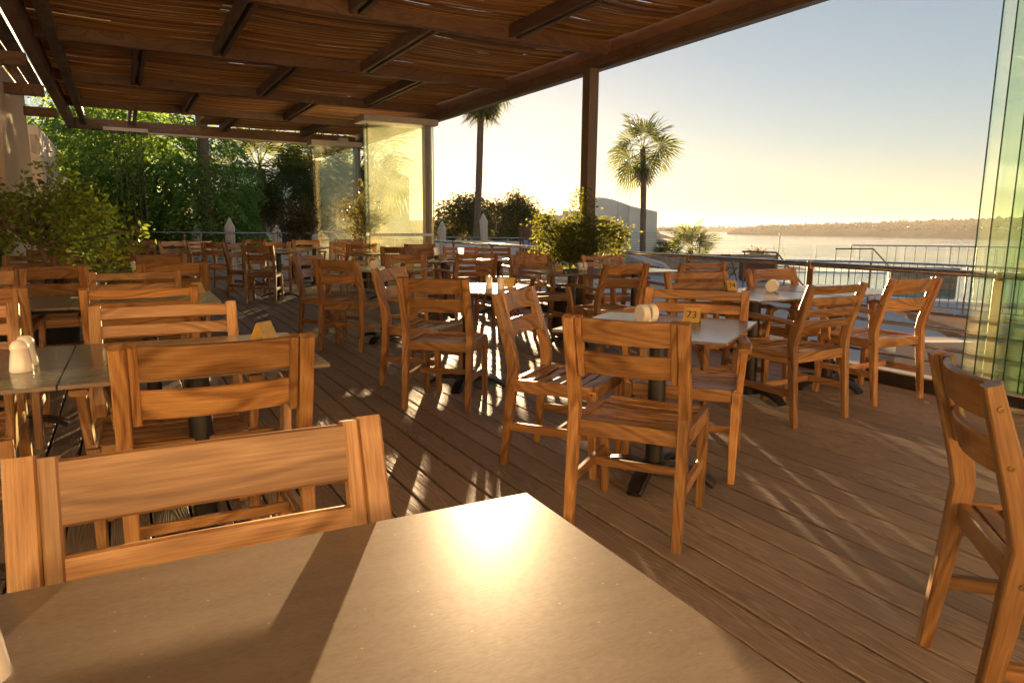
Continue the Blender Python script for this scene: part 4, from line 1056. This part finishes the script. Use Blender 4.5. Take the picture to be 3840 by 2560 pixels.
part('wing', extrude_poly([(-3.1, 0), (-3.1, hz(1.75)), (-2.3, hz(1.75)), (-2.3, hz(2.0)), (-.905, hz(2.0)), (-.905, 0)], .9, 6.0), 'white_wall', o)
mb = MB(); mb.box((.80, .54, hz(.55)), (.44, .03, 1.05), .004); d_ = part('door', mb, 'door_green', o)
mb = MB(); mb.box((.80, .535, hz(1.10)), (.56, .06, .05), .003); mb.box((.55, .535, hz(.55)), (.05, .06, 1.1), .003); mb.box((1.05, .535, hz(.55)), (.05, .06, 1.1), .003); part('frame', mb, 'cream_wall', d_)
mb = MB(); mb.tube([(.70, .50, hz(2.4)), (.70, .50, hz(0))], .03, 6); part('downpipe', mb, 'white_plastic', o)
mb = MB(); mb.box((-.80, .7, hz(2.80)), (.12, .12, .22), .01); part('vent', mb, 'white_plastic', o)
o = thing('balcony_building', 'white apartment building with a balcony behind the garden palms', 'building', (-10.2, 31, -1.4))
part('wall', extrude_poly([(-3, 0), (-3, 5.0), (4.8, 5.0), (4.8, 0)], 1.2, 6), 'white_wall', o)
part('balcony', extrude_poly([(-1.4, 0), (-1.4, 2.15), (2.2, 2.15), (2.2, 0)], 0, 1.195), 'white_wall', o)
mb = MB(); mb.box((-.7, -.01, 2.32), (1.3, .03, .26), .004); part('balcony_band', mb, 'pink_paint', o)
mb = MB(); mb.tube([(-1.4, 0, 2.5), (2.2, 0, 2.5)], .02, 6); part('balcony_rail', mb, 'steel', o)
for x in (-.7, 1.2):
    mb = MB(); mb.box((x, 1.17, 3.2), (1.0, .06, 1.7), .004); w_ = part('window', mb, 'far_glass', o)
    mb = MB(); mb.box((x, 1.13, 3.2), (.05, .04, 1.7), .003); part('mullion', mb, 'white_plastic', w_)
o = thing('towel', 'dark blue towel hanging over the balcony wall', 'towel', (-9.72, 30.93, .2))
vs = []; 
for i in range(9):
    for j in range(7): vs.append((-.42 + .105 * i, -.05 - .03 * math.sin(i * 1.3) - (.02 if j == 0 else 0), .98 - .2 * j))
fs = [(i * 7 + j, (i + 1) * 7 + j, (i + 1) * 7 + j + 1, i * 7 + j + 1) for i in range(8) for j in range(6)]
mb = MB(); mb.add(vs, fs); part('cloth', mb, 'towel_blue', o, True)
mb = MB(); mb.path([(0, -.06, .99), (0, .04, .99)], (1, 0, 0), (.84, .012), 0); part('fold', mb, 'towel_blue', o)
# white parapet and slatted gate under the sun
o = thing('parapet_wall', 'low white parapet wall with a steel rail in front of the dark trees', 'wall', (-1.5, 27, -1.4))
mb = MB(); mb.box((0, 0, 1.0), (5.6, .2, 2.0), .02); part('wall', mb, 'white_wall', o)
mb = MB(); mb.tube([(-1.6, 0, 2.12), (2.8, 0, 2.12)], .025, 8); part('rail', mb, 'steel', o)
for k in range(4):
    mb = MB(); mb.tube([(-1.5 + k * 1.4, 0, 1.98), (-1.5 + k * 1.4, 0, 2.12)], .015, 6); part('rail_post', mb, 'steel', o)
o = thing('slatted_gate', 'dark slatted gate between the trees and the shrub by the post', 'gate', (.70, 26, -1.4))
for k in range(9):
    mb = MB(); mb.box((-.42 + .105 * k, 0, 1.35), (.085, .03, 2.7), .004); part('slat', mb, 'timber_dark', o)
for z in (.4, 2.3):
    mb = MB(); mb.box((0, .035, z), (.98, .035, .09), .003); part('crossbar', mb, 'timber_dark', o)
o = thing('notice_board', 'small blue notice sign hanging on the slatted gate', 'sign', (.48, 25.96, .55))
mb = MB(); mb.box((0, 0, 0), (.20, .012, .26), .002); part('board', mb, 'sign_blue', o)
mb = MB()
for k in range(5): mb.box((0, -.0075, .09 - .042 * k), (.13 - .02 * (k % 2), .002, .012))
part('printed_lines', mb, 'white_plastic', o)

# ================================================================== LOWER TERRACE ON THE SEA SIDE
tz = -.62
mb = MB(); mb.add([(1.2, 12, tz), (6.5, 2.5, tz), (22, -4, tz), (22, 34, tz), (2, 34, tz), (-2.0, 19, tz)], [(0, 1, 2, 3, 4, 5)])
tag(part('lower_terrace', mb, 'paving'), kind='structure')
mb = MB(); mb.add([(8.8, 19.0, tz + .02), (12.5, 16.6, tz + .02), (21, 17, tz + .02), (21, 29, tz + .02), (8.8, 29, tz + .02)], [(0, 1, 2, 3, 4)])
tag(part('pool', mb, 'pool_water'), kind='structure')
mb = MB()
for a, b in (((8.8, 19.0), (12.5, 16.6)), ((12.5, 16.6), (21, 17)), ((8.8, 29), (8.8, 19.0)), ((21, 29), (8.8, 29))):
    mb.path([(a[0], a[1], tz + .02), (b[0], b[1], tz + .02)], (0, 0, 1), (.07, .32), .01)
tag(part('pool_coping', mb, 'white_wall'), kind='structure')
def stone_wall(label, x0, y0, x1, y1, z0, h, rows, seed, thick=.35):
    rg = random.Random(seed); a = Vector((x0, y0, z0)); b = Vector((x1, y1, z0)); L = (b - a).length; d = (b - a).normalized(); nrm = Vector((d.y, -d.x, 0))
    if nrm.y > 0: nrm = -nrm
    o = thing('stone_wall', label, 'wall', a)
    mb = MB(); mb.box(d * L / 2 + UP * h / 2, (L, thick, h), .01, (d, Vector((-d.y, d.x, 0)), UP)); part('mortar_core', mb, 'mortar', o)
    z = 0.0
    for r_ in range(rows):
        rh = h / rows; x = -rg.uniform(0, .15)
        while x < L - .05:
            w = rg.uniform(.22, .52); x2 = min(x + w, L); xa = max(x, 0)
            if x2 - xa > .08:
                k = rg.randint(5, 7); cx, cz = (xa + x2) / 2, z + rh / 2; ring = []
                for q in range(k):
                    an = 2 * math.pi * (q + rg.uniform(-.25, .25)) / k + .4
                    ex = max(-1, min(1, 1.28 * math.cos(an))) * (x2 - xa) * .5 * .94; ez = max(-1, min(1, 1.28 * math.sin(an))) * rh * .5 * .93
                    ring.append((cx + ex, cz + ez))
                pr = thick / 2 + rg.uniform(.012, .04)
                vs = [d * u + UP * w_ + nrm * (thick / 2 - .02) for u, w_ in ring] + [d * u + UP * w_ + nrm * (pr - .012) for u, w_ in ring] + [d * (cx + (u - cx) * .82) + UP * (cz + (w_ - cz) * .82) + nrm * pr for u, w_ in ring]
                fs = [(i + m * k, (i + 1) % k + m * k, (i + 1) % k + (m + 1) * k, i + (m + 1) * k) for m in range(2) for i in range(k)] + [tuple(range(2 * k, 3 * k))]
                mb = MB(); mb.add(vs, fs); part('stone', mb, 'stone', o)
            x = x2
        z += rh
    mb = MB(); mb.box(d * L / 2 + UP * (h + .03), (L + .06, thick + .10, .06), .015, (d, Vector((-d.y, d.x, 0)), UP)); part('cap', mb, 'stone', o)
    return o
stone_wall('low wall of irregular honey-coloured stones beyond the railing', 3.3, 26.5, 10.3, 27.5, tz, .72, 3, 2)
stone_wall('short block of stone wall by the pool beyond the right chairs', 11.6, 21.6, 13.4, 21.2, tz, .62, 3, 5)
o = thing('ribbed_bin', 'red-brown ribbed cabinet standing in front of the stone wall', 'cabinet', (8.35, 24.0, tz))
mb = MB(); mb.box((0, 0, .40), (1.05, .5, .68), .01); part('body', mb, 'rust_ribs', o)
for k in range(21):
    mb = MB(); mb.box((-.5 + .05 * k, -.258, .40), (.03, .018, .66), .003); part('rib', mb, 'rust_ribs', o)
mb = MB(); mb.box((0, 0, .765), (1.18, .6, .045), .01); part('lid', mb, 'timber_dark', o)
for sx in (-1, 1):
    mb = MB(); mb.box((sx * .46, 0, .03), (.06, .4, .06), .005); part('foot', mb, 'timber_dark', o)
# cloth and folded parasol lying over the low wall
def cloth_heap(label, loc, path, w, mat, cat='cloth', seed=1, name='folded_cover'):
    rg = np.random.default_rng(seed); o = thing(name, label, cat, loc); L0 = Vector(loc); pts = [Vector(p) - L0 for p in path]
    n = 22; m = 14; vs = []
    for i in range(n):
        f = i / (n - 1) * (len(pts) - 1); a = int(min(f, len(pts) - 2)); p = pts[a].lerp(pts[a + 1], f - a); tg = (pts[a + 1] - pts[a]).normalized(); sv = tg.cross(UP).normalized(); uv = sv.cross(tg)
        ww = w * (.55 + .45 * math.sin(math.pi * min(1, i / (n - 1) * 1.05)))
        for j in range(m):
            q = 2 * math.pi * j / m; rr = ww * (1 + .22 * math.sin(5 * q + i * .35) + .12 * rg.normal())
            vs.append(p + sv * math.cos(q) * rr + uv * math.sin(q) * rr * .55)
    fs = [(i * m + j, i * m + (j + 1) % m, (i + 1) * m + (j + 1) % m, (i + 1) * m + j) for i in range(n - 1) for j in range(m)] + [tuple(reversed(range(m))), tuple(range((n - 1) * m, n * m))]
    mb = MB(); mb.add(vs, fs); part('fabric', mb, mat, o, True); return o
cloth_heap('pale folded parasol fabric slanting over the stone wall', (3.2, 22, tz), [(3.15, 22.2, .50), (3.9, 21.9, .22), (4.6, 21.6, .02), (4.95, 21.5, -.25)], .17, 'fabric_white', seed=2)
cloth_heap('blue and white towels heaped beside the pale folded fabric', (4.3, 21, tz), [(4.05, 21.2, -.05), (4.6, 21.0, -.12)], .16, 'towel_blue', seed=4)
cloth_heap('white folded cover behind the railing beside the sun rays', (.6, 17, tz), [(.4, 17, -.02), (1.0, 16.8, .08), (1.5, 16.5, -.1)], .25, 'fabric_white', seed=5)
cloth_heap('beige folded sunshade cloth behind the right armchair', (5.1, 8.2, tz), [(4.75, 8.6, .26), (5.2, 8.3, .10), (5.7, 8.0, -.05), (6.3, 7.8, -.22)], .24, 'fabric_beige', seed=6)
o = thing('covered_lounger', 'grey covered sunbed below the beige cloth behind the right armchair', 'sunbed', (4.75, 7.6, tz))
mb = MB(); mb.add([(-.75, -.35, 0), (.55, -.55, 0), (.75, .5, 0), (-.65, .6, 0), (-.62, -.2, .62), (.78, -.40, .66), (.82, .35, .60), (-.52, .45, .58)], [(0, 1, 5, 4), (1, 2, 6, 5), (2, 3, 7, 6), (3, 0, 4, 7), (4, 5, 6, 7)]); part('cover', mb, 'fabric_grey', o)
mb = MB(); mb.box((0.1, 0, .03), (1.6, 1.2, .06), .01); part('base', mb, 'pot_black', o)
for lb, x, y in (('low white sunbed seen under the table with sign 70', 2.0, 12.2), ('low white sunbed seen between the right chairs and railing', 3.6, 10.4)):
    o = thing('sunbed', lb, 'sunbed', (x, y, tz), R(29))
    mb = MB(); mb.box((0, 0, .30), (.70, 1.3, .09), .02); part('mattress', mb, 'fabric_white', o)
    mb = MB(); mb.path([(0, .65, .33), (0, 1.15, .62)], (1, 0, 0), (.70, .08), .02); part('backrest', mb, 'fabric_white', o)
    mb = MB(); mb.box((0, .1, .22), (.66, 1.5, .05), .005); part('frame', mb, 'white_plastic', o)
    for sx in (-1, 1):
        for yy in (-.55, .7):
            mb = MB(); mb.box((sx * .29, yy, .10), (.05, .05, .2), .004); part('leg', mb, 'white_plastic', o)
# baluster railing round the pool terrace
def baluster_rail(label, pts, z0, z1, pitch=.125, name='baluster_railing', stuff=False):
    o = thing(name, label, 'railing', (pts[0][0], pts[0][1], z0)); L0 = Vector(o.location); P3 = [Vector((x, y, 0)) for x, y in pts]
    fine = []
    for a, b in zip(P3[:-1], P3[1:]):
        n = max(1, int((b - a).length / pitch))
        for k in range(n): fine.append(a.lerp(b, k / n))
    fine.append(P3[-1])
    mb = MB(); mb.tube([p + UP * z1 - L0 for p in P3], .024, 8); part('handrail', mb, 'steel', o, True)
    mb = MB(); mb.tube([p + UP * (z0 + .10) - L0 for p in P3], .014, 6); part('bottom_rail', mb, 'steel', o)
    bm_ = MB(); bm_.tube([(0, 0, z0 + .1), (0, 0, z1)], .008, 5); bmesh_ = bm_.mesh('baluster'); bmesh_.materials.append(MAT['alu_bronze'])
    pm_ = MB(); pm_.tube([(0, 0, z0), (0, 0, z1 + .01)], .020, 8); pmesh = pm_.mesh('railing_post'); pmesh.materials.append(MAT['alu_bronze'])
    for k, p in enumerate(fine):
        q = link('railing_post' if k % 12 == 0 else 'baluster', pmesh if k % 12 == 0 else bmesh_, None, o); q.location = p - Vector((L0.x, L0.y, L0.z))
        q.location.z = -L0.z
    return o
def arc(pts, n=8):
    out = []
    for i in range(len(pts) - 1):
        p0 = Vector(pts[max(i - 1, 0)]); p1 = Vector(pts[i]); p2 = Vector(pts[i + 1]); p3 = Vector(pts[min(i + 2, len(pts) - 1)])
        for k in range(n):
            t = k / n; q = .5 * ((2 * p1) + (p2 - p0) * t + (2 * p0 - 5 * p1 + 4 * p2 - p3) * t * t + (3 * p1 - p0 - 3 * p2 + p3) * t ** 3); out.append((q.x, q.y))
    out.append(tuple(pts[-1])); return out
baluster_rail('dark baluster railing curving round the lower terrace on the right', arc([(6.6, 17.0), (8.0, 16.7), (9.3, 15.8), (10.3, 14.2), (10.9, 12.0)], 5), tz, .42)
baluster_rail('small baluster railing at the far pool terrace before the sea', arc([(13.2, 27.5), (15.2, 27.3), (18.5, 26.5), (22, 25.0)], 4), tz, .55, .3)
o = thing('stair_rail', 'dark sloping stair handrail at the left end of the baluster railing', 'handrail', (6.4, 17.2, tz))
mb = MB(); mb.tube([(-.6, .6, 1.22), (.05, 0, 1.22), (.75, -.2, .35)], .022, 8); part('handrail', mb, 'alu_bronze', o)
for x, y, z in ((-.55, .55, 1.22), (.05, 0, 1.22), (.7, -.18, .42)):
    mb = MB(); mb.tube([(x, y, 0), (x, y, z)], .016, 6); part('rail_post', mb, 'alu_bronze', o)
o = thing('stair_rail', 'dark stair handrail in front of the glass pool fence', 'handrail', (11.2, 22.6, tz))
mb = MB(); mb.tube([(-.7, .4, 1.15), (.35, 0, 1.18), (.95, -.2, .5)], .022, 8); part('handrail', mb, 'alu_bronze', o)
for x, y, z in ((-.65, .4, 1.15), (.35, 0, 1.18), (.9, -.18, .55)):
    mb = MB(); mb.tube([(x, y, 0), (x, y, z)], .016, 6); part('rail_post', mb, 'alu_bronze', o)
o = thing('glass_fence', 'clear glass pool fence panels in front of the sea', 'fence', (12, 30.2, tz))
for k in range(6):
    mb = MB(); mb.box((k * 1.75, -.25 * k, .55), (1.65, .016, 1.15), 0); part('glass_pane', mb, 'glass_clear', o)
    mb = MB(); mb.box((k * 1.75 - .86, -.25 * k, .5), (.02, .03, 1.15), .003); part('fence_post', mb, 'steel', o)
o = thing('wire_fence', 'tall fence of thin horizontal wires between posts before the sea', 'fence', (6, 33, -1.4))
for x, y in ((-1.0, 0), (2.8, .2), (6.6, .4)):
    mb = MB(); mb.tube([(x, y, 0), (x, y, 2.35)], .024, 6); part('fence_post', mb, 'black_iron', o)
mb = MB(); mb.tube([(6.6, .4, 2.3), (6.95, .1, .8)], .006, 4); part('stay_wire', mb, 'black_iron', o)
for k in range(13):
    z = .95 + k * .112; mb = MB(); mb.tube([(-1.0, 0, z), (2.8, .2, z), (6.6, .4, z)], .0045, 4); part('wire', mb, 'black_iron', o)
o = thing('folding_chair', 'small dark folding chair left of the ribbed cabinet', 'chair', (7.45, 24.2, tz), R(25))
for sx in (-1, 1):
    mb = MB(); mb.path([(sx * .2, -.22, 0), (sx * .2, .2, .9)], (1, 0, 0), (.02, .03), .003); part('leg', mb, 'timber_dark', o)
    mb = MB(); mb.path([(sx * .18, .22, 0), (sx * .18, -.2, .45)], (1, 0, 0), (.02, .03), .003); part('leg', mb, 'timber_dark', o)
for k in range(5):
    mb = MB(); mb.box((0, -.16 + .08 * k, .45), (.38, .06, .015), .002); part('seat_slat', mb, 'timber_dark', o)
    mb = MB(); mb.box((0, .13 + .018 * k, .68 + .05 * k), (.38, .012, .035), .002); part('back_slat', mb, 'timber_dark', o)

# ================================================================== HOUSES ON THE HEADLAND
hm = MB(); hm.box((0, 0, 2.5), (9, 7, 5)); hm.add([(-4.8, -3.8, 5), (4.8, -3.8, 5), (4.8, 3.8, 5), (-4.8, 3.8, 5), (-3, 0, 7), (3, 0, 7)], [(0, 1, 5, 4), (1, 2, 5), (2, 3, 4, 5), (3, 0, 4)])
hmesh = hm.mesh('far_house'); hmesh.materials.append(MAT['white_wall'])
hr = random.Random(9); ZP = [(760, 1660, 0), (880, 1450, 1), (950, 1250, 2), (1010, 1080, 3), (1150, 980, 4), (1400, 900, 6)]
for k in range(46):
    f = hr.random() ** .7 * (len(ZP) - 1.001); i = int(f); a, b = ZP[i], ZP[i + 1]; u = f - i
    x, y, z = (a[q] + (b[q] - a[q]) * u for q in range(3)); n_ = math.hypot(x, y); back = hr.uniform(70, 330)
    h_ = link('far_house', hmesh, None); zt = z - 2 + max(0, back - 60) * .016
    h_.location = (x + x / n_ * back, y + y / n_ * back, zt); h_.rotation_euler = (0, 0, hr.uniform(0, 3)); s = hr.uniform(.6, 1.3); h_.scale = (s * hr.uniform(.8, 1.6), s, s)
    tag(h_, 'tiny pale house scattered on the headland across the bay', 'house', 'far houses on the headland')

# ================================================================== HAZE
hb = MB(); hb.box((1700, 3350, 21), (9700, 7300, 92)); hb.f = [tuple(reversed(f)) for f in hb.f]; hz_o = hb.mesh('haze'); hm_, nt_, b_ = new_mat('haze'); nt_.nodes.remove(b_)
pv = nt_.nodes.new('ShaderNodeVolumePrincipled'); pv.inputs['Color'].default_value = (0.95, 0.93, 0.90, 1); pv.inputs['Density'].default_value = 0.00007; pv.inputs['Anisotropy'].default_value = 0.15
nt_.links.new(pv.outputs[0], nt_.nodes['Material Output'].inputs['Volume']); MAT['haze'] = hm_
tag(link('haze', hz_o, 'haze'), kind='stuff')
